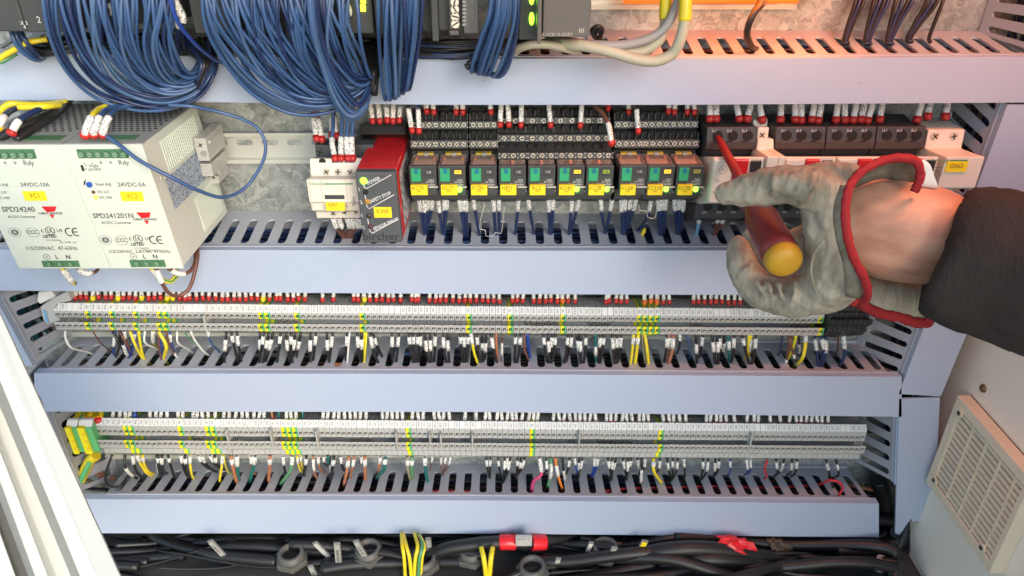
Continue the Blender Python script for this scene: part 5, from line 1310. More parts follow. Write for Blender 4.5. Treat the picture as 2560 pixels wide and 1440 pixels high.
# ---- hanging looms
M['w_faded blue'] = plastic('insulation_faded_blue', (.075, .14, .27), .4, .12, 120, .06)
def lerpk(A_, B_, t): return [tuple(a + (b - a) * t for a, b in zip(p, q)) for p, q in zip(A_, B_)]
def loom(label, outer, inner, n, r_, seed, spread=9, cols=('blue', 'blue', 'faded blue', 'blue', 'navy')):
    rr = random.Random(seed)
    root = thing('wire_loom', label, 'wire loom', at(outer[0][0], 60, -90), 'looms of blue wires hanging in front of the top duct')
    for k in range(n):
        t = (k + rr.random()) / n
        base = lerpk(outer, inner, t)
        dx, dy, dY = rr.uniform(-spread, spread), rr.uniform(-spread, spread) * .8, rr.uniform(-10, 10)
        sw = rr.uniform(-spread, spread); pts = []
        dr = rr.uniform(-.22, .22)
        base = [tuple(a + (b - a) * max(0, min(1, t + dr * math.sin(math.pi * q / (len(outer) - 1)))) for a, b in zip(outer[q], inner[q])) for q in range(len(outer))]
        for j, (x, y, Y) in enumerate(base):
            f_ = j / (len(base) - 1); e_ = math.sin(f_ * math.pi)
            pts.append(at(x + dx + sw * e_, y + dy * e_, min(-56 if y > 128 and y < 262 and j < len(base) - 1 else -20, Y + dY * e_)))
        c = curve(pts, 7)
        MB().tube(c, r_ * rr.uniform(.9, 1.08) * MM, 6).build('wire', M['w_' + rr.choice(cols)], root)
    return root
loom('broad fan of blue wires curving down over the cover above the VC2 supply',
     [(104, -120, -125), (112, 40, -128), (150, 150, -112), (220, 225, -96), (310, 260, -88), (400, 266, -84), (480, 240, -78), (526, 175, -70), (534, 120, -45)],
     [(430, -120, -112), (425, 20, -118), (415, 90, -112), (425, 150, -98), (445, 185, -84), (466, 190, -78), (484, 172, -72), (505, 140, -64), (518, 112, -45)], 54, 1.22, 3, 15)
loom('widest blue loom sweeping down to the contactor and safety relay',
     [(496, -120, -125), (512, 40, -128), (560, 140, -112), (632, 222, -98), (720, 268, -90), (800, 274, -86), (872, 250, -80), (925, 200, -72), (932, 130, -48)],
     [(876, -120, -112), (882, 20, -118), (890, 90, -112), (902, 140, -98), (914, 178, -86), (922, 186, -80), (928, 176, -74), (934, 150, -66), (936, 118, -48)], 84, 1.26, 5, 17)
loom('small bunch of blue wires dipping below the top duct in front of the contactor wires',
     [(770, -120, -135), (778, 40, -135), (800, 150, -122), (828, 240, -110), (858, 292, -104), (888, 300, -100), (912, 272, -92), (922, 225, -82), (928, 160, -60)],
     [(800, -120, -130), (792, 20, -130), (812, 120, -118), (850, 210, -106), (884, 256, -98), (902, 262, -94), (918, 240, -86), (928, 205, -78), (934, 150, -58)], 9, 1.45, 8, 7)
loom('narrow bunch of blue wires hanging straight down near the middle of the cover',
     [(946, -120, -118), (948, 40, -118), (954, 140, -104), (962, 205, -94), (968, 250, -88), (974, 246, -82), (980, 200, -74), (985, 130, -50)],
     [(1062, -120, -118), (1060, 30, -118), (1052, 110, -104), (1040, 165, -94), (1028, 205, -86), (1018, 216, -82), (1008, 185, -74), (1002, 130, -50)], 19, 1.3, 9, 7)
loom('short bunch of blue wires with black tape ends beside the processor module',
     [(1232, -120, -118), (1226, 20, -118), (1206, 90, -108), (1190, 140, -98), (1182, 172, -90), (1180, 178, -84), (1178, 150, -72), (1178, 120, -50)],
     [(1306, -120, -112), (1300, 30, -114), (1288, 100, -104), (1272, 150, -94), (1256, 182, -88), (1238, 190, -82), (1215, 165, -72), (1200, 120, -50)], 24, 1.3, 12, 5)
for i, (x, y) in enumerate(((1174, 158), (1168, 166))):
    o = MB().tube(curve([at(x + 22, y - 6, -84), at(x + 8, y - 4, -92), at(x - 4, y + 4, -94)], 4), [2.6 * MM, 2.6 * MM, 2.6 * MM, 2.5 * MM, 2.6 * MM, 2.4 * MM, 2.2 * MM, 2.6 * MM, 1.6 * MM], 8).build('taped_wire_end', M['blackp']); tag(o, ('upper', 'lower')[i] + ' black taped wire end poking out of the short blue loom', 'wire end')
pw([(414, -60, -130), (426, 0, -132), (448, 60, -128), (490, 112, -110), (532, 146, -84), (556, 158, -66)], 'royal blue', 1.3, 'single brighter blue wire slanting across between the first two looms')
loom('dark blue wires dropping behind the module marked 2 into the top duct', [(20, 40, -80), (26, 78, -90), (45, 118, -90), (78, 146, -84), (100, 150, -76), (130, 128, -60)], [(48, 40, -80), (54, 78, -88), (70, 108, -88), (92, 132, -82), (106, 140, -74), (140, 116, -58)], 8, 1.5, 21, 2, ('blue', 'navy'))
loom('black cables lying along the top duct behind the modules', [(60, 128, -72), (110, 140, -74), (170, 118, -68), (250, 100, -60), (330, 96, -50)], [(100, 100, -60), (150, 100, -64), (200, 92, -60), (280, 84, -50), (360, 90, -40)], 8, 2.6, 22, 4, ('black',))
for i, pts in enumerate(([(118, 98, -84), (80, 104, -88), (62, 110, -88), (40, 122, -88), (8, 140, -86), (-8, 150, -86), (-20, 146, -80)], [(-20, 158, -88), (10, 150, -84), (40, 132, -80)])):
    pw(pts, ('yellow', 'green')[i], 2.0, ('bent yellow earth wire under the corner module', 'green earth wire under the corner module beside the yellow one')[i])
# bundles lying in the shade between the looms
def darkmass(label, spec, seed, n=14, cols=('black', 'navy', 'black')):
    rr = random.Random(seed); mb = MB(); cl = [M['w_' + c] for c in cols]
    for k in range(n):
        mb.m = rr.randrange(len(cl)); t = rr.random(); base = lerpk(spec[0], spec[1], t)
        mb.tube(curve([at(x + rr.uniform(-3, 3), y + rr.uniform(-4, 4), Y) for x, y, Y in base], 4), rr.uniform(1.4, 2.1) * MM, 6)
    o = mb.build('packed_wires', cl, kind='stuff'); tag(o, label, 'wires', kind='stuff'); return o
darkmass('dark mass of black wires behind the first blue loom', [[(200, 84, -50), (300, 92, -56), (430, 96, -58), (540, 110, -55)], [(200, 120, -64), (320, 128, -66), (440, 132, -68), (540, 150, -64)]], 31, 22)
darkmass('dark mass of black wires behind the widest blue loom', [[(540, 84, -50), (660, 92, -56), (800, 96, -58), (950, 100, -55)], [(540, 128, -64), (660, 132, -68), (800, 136, -68), (950, 150, -64)]], 32, 26)
darkmass('dark mass of black wires behind the narrow loom and screw module', [[(950, 96, -50), (1060, 100, -56), (1160, 102, -58), (1340, 104, -50)], [(950, 140, -60), (1060, 142, -64), (1160, 142, -64), (1340, 116, -56)]], 33, 20)
darkmass('steep tangle of black wires running into the duct at the end of the first loom', [[(440, 96, -58), (470, 130, -74), (500, 160, -84), (490, 200, -84)], [(520, 96, -58), (530, 130, -70), (524, 160, -80), (500, 225, -84)]], 34, 12)
darkmass('steep tangle of black wires running into the duct at the end of the widest loom', [[(880, 110, -58), (905, 150, -74), (930, 185, -84), (928, 225, -84)], [(950, 100, -58), (948, 140, -70), (944, 180, -80), (938, 240, -84)]], 35, 14)
# white sleeved ends peeking between the looms
for i, (x, y) in enumerate(((436, 8), (444, 24), (452, 40), (440, 55), (714, 10), (717, 32), (860, 8), (866, 22), (326, 70), (278, 24))):
    wire('navy', [at(x, y - 12, -104), at(x + 6, y + 8, -106), at(x + 2, y + 40, -100), at(x + 10, y + 80, -80)], 1.3, ['topmost sleeved end right of the first loom', 'second sleeved end right of the first loom', 'third sleeved end right of the first loom', 'lowest sleeved end right of the first loom', 'upper sleeved end inside the widest loom', 'lower sleeved end inside the widest loom', 'upper sleeved end near the yellow green lamps', 'lower sleeved end near the yellow green lamps', 'low white sleeved end inside the first loom', 'high white sleeved end inside the first loom'][i], (0, 7), None, 0, 'white sleeved wire ends glimpsed between the blue looms', sr=2.2, name='wire_end')
# ---- cables top right
def cable(pts, col, r_, label, cat='cable', name='cable', n=8):
    o = MB().tube(curve([at(*p) for p in pts], n), r_ * MM, 10).build(name, M[col] if col in M else M['w_' + col]); return tag(o, label, cat)
M['w_cream cable'] = plastic('cable_cream', (.50, .46, .34), .5, .06, 60, .1); M['w_grey cable'] = plastic('cable_grey', (.34, .32, .32), .5, .06, 60, .1)
cable([(1698, -60, -80), (1694, 0, -88), (1672, 55, -92), (1632, 92, -94), (1560, 112, -96), (1480, 112, -96), (1420, 104, -84), (1385, 96, -60)], 'grey cable', 3.1, 'grey round cable curving up behind the cream ones')
c1 = cable([(1712, -60, -92), (1714, 0, -98), (1712, 50, -100), (1700, 100, -100), (1680, 135, -98), (1640, 152, -98), (1590, 148, -98), (1530, 130, -98), (1470, 116, -97), (1410, 110, -90), (1370, 106, -70)], 'cream cable', 3.7, 'cream round cable with a yellow upper sleeve sagging over the duct edge, front one')
MB().tube(curve([at(1712, -60, -92), at(1714, 0, -98), at(1712, 52, -100)], 6), 4.1 * MM, 12).build('yellow_sleeve', M['w_yellow'], c1)
c1 = cable([(1664, -60, -76), (1664, 20, -82), (1662, 66, -86), (1648, 100, -88), (1612, 126, -90), (1570, 130, -92), (1510, 120, -92), (1450, 112, -86)], 'cream cable', 3.6, 'cream round cable with a yellow upper sleeve, the one tucked behind')
MB().tube(curve([at(1664, -60, -76), at(1664, 10, -82), at(1663, 50, -85)], 6), 4.0 * MM, 12).build('yellow_sleeve', M['w_yellow'], c1)
cable([(1286, 132, -84), (1300, 120, -90), (1330, 112, -94), (1370, 112, -94), (1410, 120, -92), (1445, 128, -84)], 'cream cable', 2.8, 'pale cable lying under the processor module')
for i, pts in enumerate(([(1486, 92, -60), (1480, 76, -66), (1494, 66, -68), (1506, 74, -66), (1500, 92, -60)], [(1490, 98, -56), (1488, 84, -62), (1500, 76, -64), (1502, 90, -60), (1492, 100, -50)])):
    cable(pts, 'black', 1.6, ('outer', 'inner')[i] + ' small curled black lead beside the processor module')
cable([(1896, -60, -50), (1902, 0, -56), (1886, 30, -60), (1872, 62, -60), (1868, 90, -56), (1880, 118, -48), (1892, 124, -34)], 'black', 2.4, 'black cable dropping into a slot below the orange glow')
cable([(1912, -60, -50), (1910, 2, -55), (1896, 22, -57), (1884, 36, -57)], 'black', 1.8, 'second black lead joining the black cable at the orange bar')
n0 = 0
for gi, (xt, yt_, xs2) in enumerate(((2116, 96, (2140, 2150, 2160)), (2170, 97, (2185, 2200, 2212, 2222)), (2225, 97, (2240, 2256, 2270, 2282)), (2275, 92, (2318, 2332, 2345)), (2325, 92, (2358,)))):
    for k, x in enumerate(xs2):
        n0 += 1
        xx = xt + (k - len(xs2) / 2) * 4
        wire('navy' if k % 2 else 'black', [at(x + 20, -80, -6), at(x, 0, -12), at(lerp(x, xx, .6), 55, -22), at(xx, yt_ + 2, -32), at(xx + 3, yt_ + 14, -36)], 1.5, 'dark wire fanning up from the top duct, %s from the orange glow' % ordinal(n0), None, None, 0, 'dark wires fanning up from the slots near the corner', sr=2, name='fan_wire')
# rail and lit orange parts at the top
r = thing('mounting_rail', 'shiny mounting rail in front of the orange lit bar at the top', 'mounting rail', at(1730, 10, -9))
mb = MB(); a, b = at(1478, 24, -9), at(1990, 24, -9); zt = at(1700, -20, -9).z
mb.box(a.x, b.x, -.009, -.0078, a.z, a.z + .0035); mb.box(a.x, b.x, -.0078, -.001, a.z + .0025, a.z + .0035); mb.box(a.x, b.x, -.009, -.0078, zt, zt + .004); mb.box(a.x, b.x, -.0024, -.001, a.z, zt); mb.build('rail', M['rail'], r)
r = thing('orange_lamp', 'glowing orange bar above the rail that lights the plate orange', 'lamp', at(1850, -6, -40))
og = glow('orange_light', (1.0, .13, .004), .62)
MB().box(at(1560, 5, -30).x, at(1992, 5, -30).x, -.034, -.016, at(1800, 7, -30).z, at(1800, -24, -30).z).build('lit_bar', og, r, bevel=.6)
MB().box(at(1800, 5, -30).x, at(2100, 5, -30).x, -.060, -.004, at(1800, -40, -30).z, at(1800, -64, -30).z).build('lamp_housing', M['blackp'], r)
MB().box(.27, .41, -.235, -.165, 1.622, 1.655).build('added_light_box', M['blackp'], r, bevel=.6)  # unseen box and glowing lens, added to warm the right side
MB().box(.28, .40, -.230, -.170, 1.6195, 1.6215).build('added_light_lens', og, r)
for nm, e_, p_, rot, sx_, sy_, c_ in (('bar_light', .055, Vector((at(1900, 0, -40).x, -.062, at(1900, -22, -40).z)), (math.radians(20), 0, 0), .12, .02, (1, .20, .02)), ('added_warm_light', .52, Vector((.34, -.20, 1.617)), (math.radians(8), 0, 0), .12, .06, (1, .33, .18))):  # bar glow, then an added warm fill light under the ceiling
    ld = bpy.data.lights.new(nm, 'AREA'); ld.shape = 'RECTANGLE'; ld.size = sx_; ld.size_y = sy_; ld.energy = e_; ld.color = c_
    lo = bpy.data.objects.new(nm, ld); COL.objects.link(lo); lo.parent = r
    lo.location = p_ - r.location; lo.rotation_euler = rot
# ================================================================ under the lowest duct: glands and cables
FL = floor_z
def onfloor(px, py):
    d = ray(px, py); t = (FL - CAM.z) / d.z; return CAM + d * t
dkp = plastic('gland_plate_shaded_paint', (.055, .055, .052), .5, .12, 40, .1)  # paint darkened to carry the shade under the lowest duct
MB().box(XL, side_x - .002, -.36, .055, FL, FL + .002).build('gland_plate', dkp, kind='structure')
glandm = plastic('gland_plastic', (.105, .105, .095), .5, .08, 60, .1)
def gland(px, py, label, r_=.017):
    c = onfloor(px, py + 12) + Vector((0, 0, .010))
    r = thing('cable_gland', label, 'cable gland', c, 'grey hexagonal cable glands in the bottom plate')
    mb = MB(); mb.cyl(c, c + Vector((0, 0, .007)), r_, seg=6, smooth=False); mb.build('hexagon_nut', glandm, r, bevel=.8)
    mb = MB(); n = 20; ro, ri = r_ * .78, r_ * .55; z0, z1 = .007, .014
    vs = [c + Vector((q * math.cos(2 * math.pi * i / n), q * math.sin(2 * math.pi * i / n), z)) for (q, z) in ((ro, z0), (ro * .95, z1), (ri, z1), (ri, z0 - .004)) for i in range(n)]
    mb.add(vs, [(j * n + i, j * n + (i + 1) % n, (j + 1) * n + (i + 1) % n, (j + 1) * n + i) for j in range(3) for i in range(n)], True)
    mb.build('collar', glandm, r)
    MB().cyl(c + Vector((0, 0, .001)), c + Vector((0, 0, .0075)), ri, seg=20).build('rubber_seal', M['hole'], r)
    return c
GL = [(735, 1408, 'cable gland behind the first tagged cables'), (925, 1396, 'cable gland with the pale tag 13-42-1B standing in it'), (1180, 1398, 'empty looking cable gland between yellow wires and the red tape'), (1510, 1392, 'cable gland with a pale tag leaning out of its black opening'), (1060, 1420, 'cable gland behind the green and yellow wires'), (1330, 1440, 'cable gland at the photo edge below the red taped cable')]
for g_ in GL: gland(*g_)
def bc(pts, r_, label, col='black', group='black cables lying under the lowest duct', name='black_cable'):
    o = MB().tube(curve([at(*p) for p in pts], 8), r_ * MM, 12).build(name, M['w_' + col] if isinstance(col, str) else col); return tag(o, label, 'cable', group)
black2 = plastic('cable_rubber', (.014, .014, .015), .42, .15, 40, .2)
bc([(180, 1362, -30), (330, 1372, -40), (440, 1366, -48), (560, 1350, -50), (680, 1346, -44), (800, 1350, -30)], 6.0, 'thick black cable highest on the door side', black2)
bc([(220, 1420, -50), (330, 1398, -58), (420, 1392, -60), (500, 1398, -58), (580, 1424, -52), (620, 1470, -50)], 7.0, 'thick black cable arching beside the door', black2)
bc([(260, 1350, -20), (400, 1345, -24), (520, 1348, -22)], 4.5, 'black cable close under the duct near the door', black2)
bc([(250, 1460, -56), (350, 1430, -64), (470, 1436, -66), (560, 1412, -64), (640, 1378, -60), (740, 1352, -50), (860, 1345, -40)], 6.2, 'long black cable rising from the door corner towards the middle', black2)
bc([(700, 1350, -30), (760, 1370, -34), (800, 1405, -38), (830, 1470, -40)], 7.2, 'black cable sinking behind the white SQ4F tag', black2)
bc([(560, 1480, -60), (620, 1420, -60), (690, 1372, -56), (730, 1345, -50)], 5.0, 'black cable crossing in front of the first glands', black2)
bc([(900, 1345, -50), (960, 1362, -54), (1000, 1400, -56), (1030, 1480, -56)], 5.0, 'black cable curving down beside the yellow wires', black2)
c_ = bc([(1010, 1480, -72), (1040, 1440, -74), (1062, 1402, -76), (1110, 1374, -76), (1180, 1362, -74), (1250, 1356, -72), (1320, 1356, -68), (1420, 1342, -50), (1500, 1330, -30)], 6.8, 'shiny black cable wrapped in red tape', black2)
redt = plastic('red_tape', (.75, .02, .03), .25, .08, 60, .4)
def along(pts, r_, mat, nm, parent, seg=12): return MB().tube(curve([at(*p) for p in pts], 5), r_ * MM, seg).build(nm, mat, parent)
along([(1250, 1356, -72), (1268, 1355, -72), (1288, 1356, -71)], 7.8, redt, 'red_tape', c_); along([(1328, 1357, -68), (1346, 1356, -66), (1362, 1355, -64)], 8.1, redt, 'red_tape', c_)
mb = MB(); fbox(mb, 1289, 1330, 1343, 1366, -80, -76); o = mb.build('cable_tag', M['w_grey'], c_, bevel=.8); ptext('J2-E1-2', 1309, 1347, -80.2, 4.2, M['inkg'], c_)
bc([(1330, 1345, -60), (1338, 1380, -64), (1335, 1420, -66), (1330, 1480, -66)], 9, 'thick black cable dropping just past the red tape', black2)
for i in range(7):
    x0 = 1400 + i * 22; bc([(x0 + 60, 1344, -40 - i), (x0 + 20 - i * 8, 1380, -44 - i * 2), (x0 - 40 - i * 6, 1420, -50 - i), (x0 - 75 - i * 5, 1480, -54)], 2.6 + (i % 3) * .7, 'thin black cable in the sheaf leaning right of the red tape, %s of seven' % ordinal(i + 1), black2)
T_ = [[(1500, 1480, -60), (1535, 1420, -70), (1600, 1388, -78), (1700, 1372, -80), (1800, 1374, -78), (1900, 1390, -74), (2000, 1400, -70), (2100, 1395, -64), (2200, 1370, -56), (2290, 1322, -46), (2304, 1290, -32)],
      [(1560, 1490, -66), (1620, 1430, -76), (1700, 1402, -82), (1800, 1398, -84), (1920, 1415, -80), (2030, 1432, -74), (2120, 1425, -66), (2230, 1392, -56), (2292, 1340, -46), (2296, 1290, -30)],
      [(1600, 1500, -70), (1680, 1440, -80), (1800, 1422, -86), (1930, 1436, -84), (2050, 1446, -78), (2160, 1440, -66)],
      [(1620, 1350, -30), (1720, 1358, -36), (1820, 1356, -36), (1960, 1366, -40), (2080, 1376, -44), (2160, 1362, -44), (2220, 1330, -40)],
      [(1960, 1350, -30), (2040, 1362, -36), (2120, 1352, -36), (2180, 1330, -30)],
      [(1700, 1500, -60), (1780, 1452, -70), (1900, 1456, -74), (2060, 1468, -70), (2200, 1460, -60)]]
for i, p in enumerate(T_): bc(p, (8.0, 8.4, 7.6, 6.0, 5.0, 8.0)[i], ('topmost of the thick black cables arching to the torn duct end', 'second of the thick black cables arching to the torn duct end', 'third thick black cable, below the arching pair', 'dull black cable under the end of the lowest duct', 'short black cable behind the striped bundle', 'lowest thick black cable along the photo edge')[i], black2)
for i, p in enumerate(([(2270, 1290, -40), (2262, 1330, -50), (2240, 1370, -58), (2180, 1420, -62)], [(2285, 1290, -40), (2282, 1340, -52), (2272, 1380, -58), (2262, 1420, -60)], [(2300, 1290, -38), (2300, 1340, -50), (2292, 1380, -56), (2290, 1420, -56)])):
    bc(p, (6, 7.5, 5.5)[i], ('black cable leaving the torn duct end and slanting inward', 'middle black cable hanging from the torn duct end', 'outer black cable hanging from the torn duct end')[i], black2)
bc([(2196, 1200, -24), (2208, 1240, -26), (2216, 1300, -30), (2214, 1350, -34), (2190, 1400, -40)], 8, 'fat black cable in the gap between the lowest duct and the torn duct', black2)
for i, (cl, dx) in enumerate((('light blue', 0), ('navy', 6), ('yellow', 14), ('black', 20), ('khaki', 26))):
    wire(cl, [at(2196 + dx, 1300 + i * 3, -24), at(2206 + dx, 1335, -26), at(2198 + dx, 1380, -30), at(2170 + dx, 1412, -36)], 1.6, '%s wire bending down in the gap beside the end of the lowest duct' % near.get(cl, cl))
for i in range(9):
    wire(('black', 'grey', 'black')[i % 3], [at(2062 + i * 3, 1345, -30), at(2078 + i * 9, 1366, -36 - i), at(2100 + i * 12, 1392, -40)], 1.2, 'thin wire of the fanned multicore under the duct end, %s strand' % ordinal(i + 1), None, None, 0, 'fanned thin wires of a stripped cable under the duct end', name='cable_strand')
for i, (xa, xm, xb, c) in enumerate(((1004, 1006, 1014, 'yellow'), (1008, 1016, 1030, 'yellow'), (1036, 1044, 1034, 'yellow'), (1046, 1060, 1050, 'yellow and green'), (1048, 1056, 1044, 'green'))):
    wire(c, [at(xa, 1334, -66), at(xm, 1365, -88), at(lerp(xm, xb, .6), 1400, -96), at(xb, 1470, -96)], 1.9, 'earth wire curving down left of the red taped cable, %s of five' % ordinal(i + 1), None, None, 0, 'earth wires hanging under the lowest duct', n=8, name='earth_wire')
for i, (xa, xb) in enumerate(((1203, 1218), (1232, 1222))):
    wire('yellow', [at(xa, 1368, -84), at(lerp(xa, xb, .5), 1402, -96), at(xb, 1470, -98)], 2.6, ('left', 'right')[i] + ' of two bright yellow wires forming a V below the black cable', None, None, 0, n=6, name='earth_wire')
cable([(430, 1345, -24), (400, 1340, -28), (370, 1338, -26), (330, 1340, -20)], 'green', 2.0, 'green earth wire just showing under the lowest duct near the door')
# the tangle behind and between them
rr = random.Random(77); mb = MB()
for k in range(66):
    big = k < 32
    x = rr.uniform(180, 2150); y = rr.uniform(1340, 1440); dx = rr.choice((-1, 1)) * rr.uniform(250, 620); h = rr.uniform(.002, .012); sl = rr.uniform(-70, 90); bow = rr.uniform(-26, 26); r_ = rr.choice((3.6, 4.6, 5.6, 6.4) if big else (1.6, 2.2, 2.8)) * MM
    pts = [onfloor(max(190, min(2230, x + dx * j / 6)), max(1340, min(1486, y + sl * j / 6 + bow * math.sin(math.pi * j / 6)))) + Vector((0, 0, r_ + h * (1 + .6 * math.sin(j * 1.1 + k)))) for j in range(7)]
    mb.m = 0 if k % 9 else 1
    mb.tube(curve(pts, 6), r_, 10)
for k in range(60):
    x = 2000 + rr.uniform(-60, 200); y = rr.uniform(1342, 1390)
    mb.m = rr.choice((0, 0, 2, 3)); mb.tube(curve([at(x, y, -30), at(x + rr.uniform(10, 60), y + rr.uniform(-20, 30), -34), at(x + rr.uniform(40, 110), y + rr.uniform(-10, 50), -40)], 4), .9 * MM, 5)
o = mb.build('cable_tangle', [black2, M['w_black'], M['w_khaki'], M['w_grey']], kind='stuff'); tag(o, 'dense dark tangle of cables in the shade under the lowest duct', 'cables', kind='stuff')
# white cable tags
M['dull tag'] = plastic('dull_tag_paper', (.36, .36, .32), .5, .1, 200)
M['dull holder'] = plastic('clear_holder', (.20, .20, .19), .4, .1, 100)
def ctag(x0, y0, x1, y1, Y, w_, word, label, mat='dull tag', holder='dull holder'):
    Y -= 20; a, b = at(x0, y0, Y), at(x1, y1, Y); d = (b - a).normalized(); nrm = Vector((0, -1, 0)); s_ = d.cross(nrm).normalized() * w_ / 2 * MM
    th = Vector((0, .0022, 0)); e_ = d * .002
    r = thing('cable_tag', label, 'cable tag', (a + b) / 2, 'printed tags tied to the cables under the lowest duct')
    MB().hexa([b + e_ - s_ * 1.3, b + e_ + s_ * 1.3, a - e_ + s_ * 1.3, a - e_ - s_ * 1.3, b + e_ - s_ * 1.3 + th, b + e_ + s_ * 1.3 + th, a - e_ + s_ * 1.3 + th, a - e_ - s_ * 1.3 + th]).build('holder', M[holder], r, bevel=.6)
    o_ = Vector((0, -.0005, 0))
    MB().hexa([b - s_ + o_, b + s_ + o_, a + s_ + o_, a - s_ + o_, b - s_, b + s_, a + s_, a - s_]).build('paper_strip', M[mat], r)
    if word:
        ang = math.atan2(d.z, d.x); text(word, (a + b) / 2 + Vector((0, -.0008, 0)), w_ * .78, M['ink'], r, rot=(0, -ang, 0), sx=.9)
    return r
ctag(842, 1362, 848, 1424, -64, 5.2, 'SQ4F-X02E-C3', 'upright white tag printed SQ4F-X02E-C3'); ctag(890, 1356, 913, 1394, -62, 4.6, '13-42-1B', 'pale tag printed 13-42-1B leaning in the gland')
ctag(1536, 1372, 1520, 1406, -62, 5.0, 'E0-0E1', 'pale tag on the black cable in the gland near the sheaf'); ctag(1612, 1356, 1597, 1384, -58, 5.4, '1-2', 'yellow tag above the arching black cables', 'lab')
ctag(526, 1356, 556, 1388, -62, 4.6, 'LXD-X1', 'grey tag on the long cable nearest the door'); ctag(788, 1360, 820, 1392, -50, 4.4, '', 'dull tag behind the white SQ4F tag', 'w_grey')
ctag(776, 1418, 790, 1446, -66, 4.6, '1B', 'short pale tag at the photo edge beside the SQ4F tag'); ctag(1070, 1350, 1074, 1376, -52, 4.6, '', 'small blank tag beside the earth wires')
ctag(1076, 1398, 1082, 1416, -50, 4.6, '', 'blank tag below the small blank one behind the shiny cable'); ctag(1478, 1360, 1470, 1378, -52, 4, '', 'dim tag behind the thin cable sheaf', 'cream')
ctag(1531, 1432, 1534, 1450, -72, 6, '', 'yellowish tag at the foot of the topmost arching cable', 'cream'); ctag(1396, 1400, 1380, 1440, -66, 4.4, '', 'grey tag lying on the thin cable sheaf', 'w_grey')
# crumpled red tape and the torn cable end
def crumple(px, py, Y, rx, rz, seed, mat, name, label, cat, parent=None):
    rr = random.Random(seed); c = at(px, py, Y); mb = MB(); mb.ball(c, rx, .009, rz, 14, 9)
    ax = Vector((1, 0, -.35)).normalized()
    for v in mb.v:
        d = v - c; k = 1 + .22 * math.sin(d.x * 900 + d.z * 500 + seed) + rr.uniform(-.10, .10)
        nz = -d.x * .45
        v.x, v.y, v.z = c.x + d.x * k, c.y + d.y * k, c.z + d.z * k * (.55 + .6 * (d.x / rx + 1) / 2) + nz
    o = mb.build(name, mat); o.data.polygons.foreach_set('use_smooth', [False] * len(o.data.polygons)); tag(o, label, cat); return o
crumple(1842, 1364, -72, .020, .0105, 4, redt, 'red_tape', 'crumpled red tape wrapped round a black cable beneath the duct', 'tape')
o = crumple(1946, 1366, -62, .013, .010, 9, plastic('taped_brown', (.10, .075, .045), .4, .5, 200, .5), 'torn_cable_end', 'torn cable end in brown and black tape with frayed white strands', 'cable end')
MB().tube(curve([at(1952, 1376, -64), at(1956, 1395, -66), at(1958, 1420, -66)], 4), 1.1 * MM, 6).build('frayed_strand', M['w_white'], o)
MB().tube(curve([at(1966, 1374, -64), at(1978, 1388, -66)], 4), .8 * MM, 6).build('frayed_strand', M['w_white'], o)
mb = MB(); fbox(mb, 1935, 2038, 1388, 1398, -50, -46); o = mb.build('cable_comb', M['cream'], bevel=.5); tag(o, 'flat cream strip lying among the black cables', 'strip')
# copper braid in the gap at the right
mb = MB(); rr = random.Random(2)
for k in range(26):
    x = 2190 + rr.uniform(0, 18); y = 1196 + rr.uniform(0, 4)
    mb.tube(curve([at(x, y, -20), at(x + rr.uniform(-4, 4), y + 12, -22), at(x + rr.uniform(-5, 3), y + 24, -22)], 3), .45 * MM, 5)
o = mb.build('copper_braid', plastic('copper_metal', (.75, .35, .15), .3, .3, 300, .1, metal=.9)); tag(o, 'frayed copper braid in the gap beside the lowest duct', 'copper braid')
for i, (cl, dy) in enumerate((('copper', 0), ('black', 14), ('khaki', 24), ('black', 34))):
    wire(cl, [at(2120, 1212 + dy, -10), at(2170, 1222 + dy, -14), at(2222, 1236 + dy, -18)], 2.2, ('copper coloured wire', 'upper black wire', 'khaki wire', 'lower black wire')[i] + ' crossing the dark gap beside the lowest duct')
# blue connector housing and cream ledge in the lower corner
r = thing('connector_housing', 'dark blue connector housing with two screws in the lower corner', 'connector', at(2265, 1440, -60))
mb = MB(); a, b = at(2216, 1500, -76), at(2330, 1500, -76); z1 = at(2262, 1420, -76).z
mb.hexa([(a.x, -.076, a.z), (b.x, -.076, b.z), (b.x - .004, -.076, z1), (a.x + .001, -.076, z1), (a.x, -.030, a.z), (b.x, -.030, b.z), (b.x - .006, -.046, z1 + .001), (a.x + .003, -.046, z1 + .001)])
mb.build('body', plastic('dark_blue_plastic', (.018, .022, .075), .45, .1, 60, .1), r, bevel=.8)
for px in (2250, 2300): screw(px, 1421, -70, 2.2, r, .7)
ptext('harting', 2285, 1434, -76.3, 3.2, M['inkw'], r)
o = MB().tube(curve([at(2205, 1396, -84), at(2198, 1415, -84), at(2200, 1440, -84), at(2206, 1480, -84)], 5), [5 * MM] * 16, 12).build('grey_conduit', M['w_grey']); tag(o, 'short ribbed grey conduit beside the dark blue connector', 'conduit')
mb = MB(); z0 = at(2300, 1429, -96).z; z0 -= .006; mb.box(at(2165, 1436, -96).x, side_x - .001, -.115, -.098, z0 - .02, z0); o = mb.build('corner_ledge', M['cream'], bevel=.6); tag(o, 'cream ledge running to the side wall in the lower corner', 'ledge')
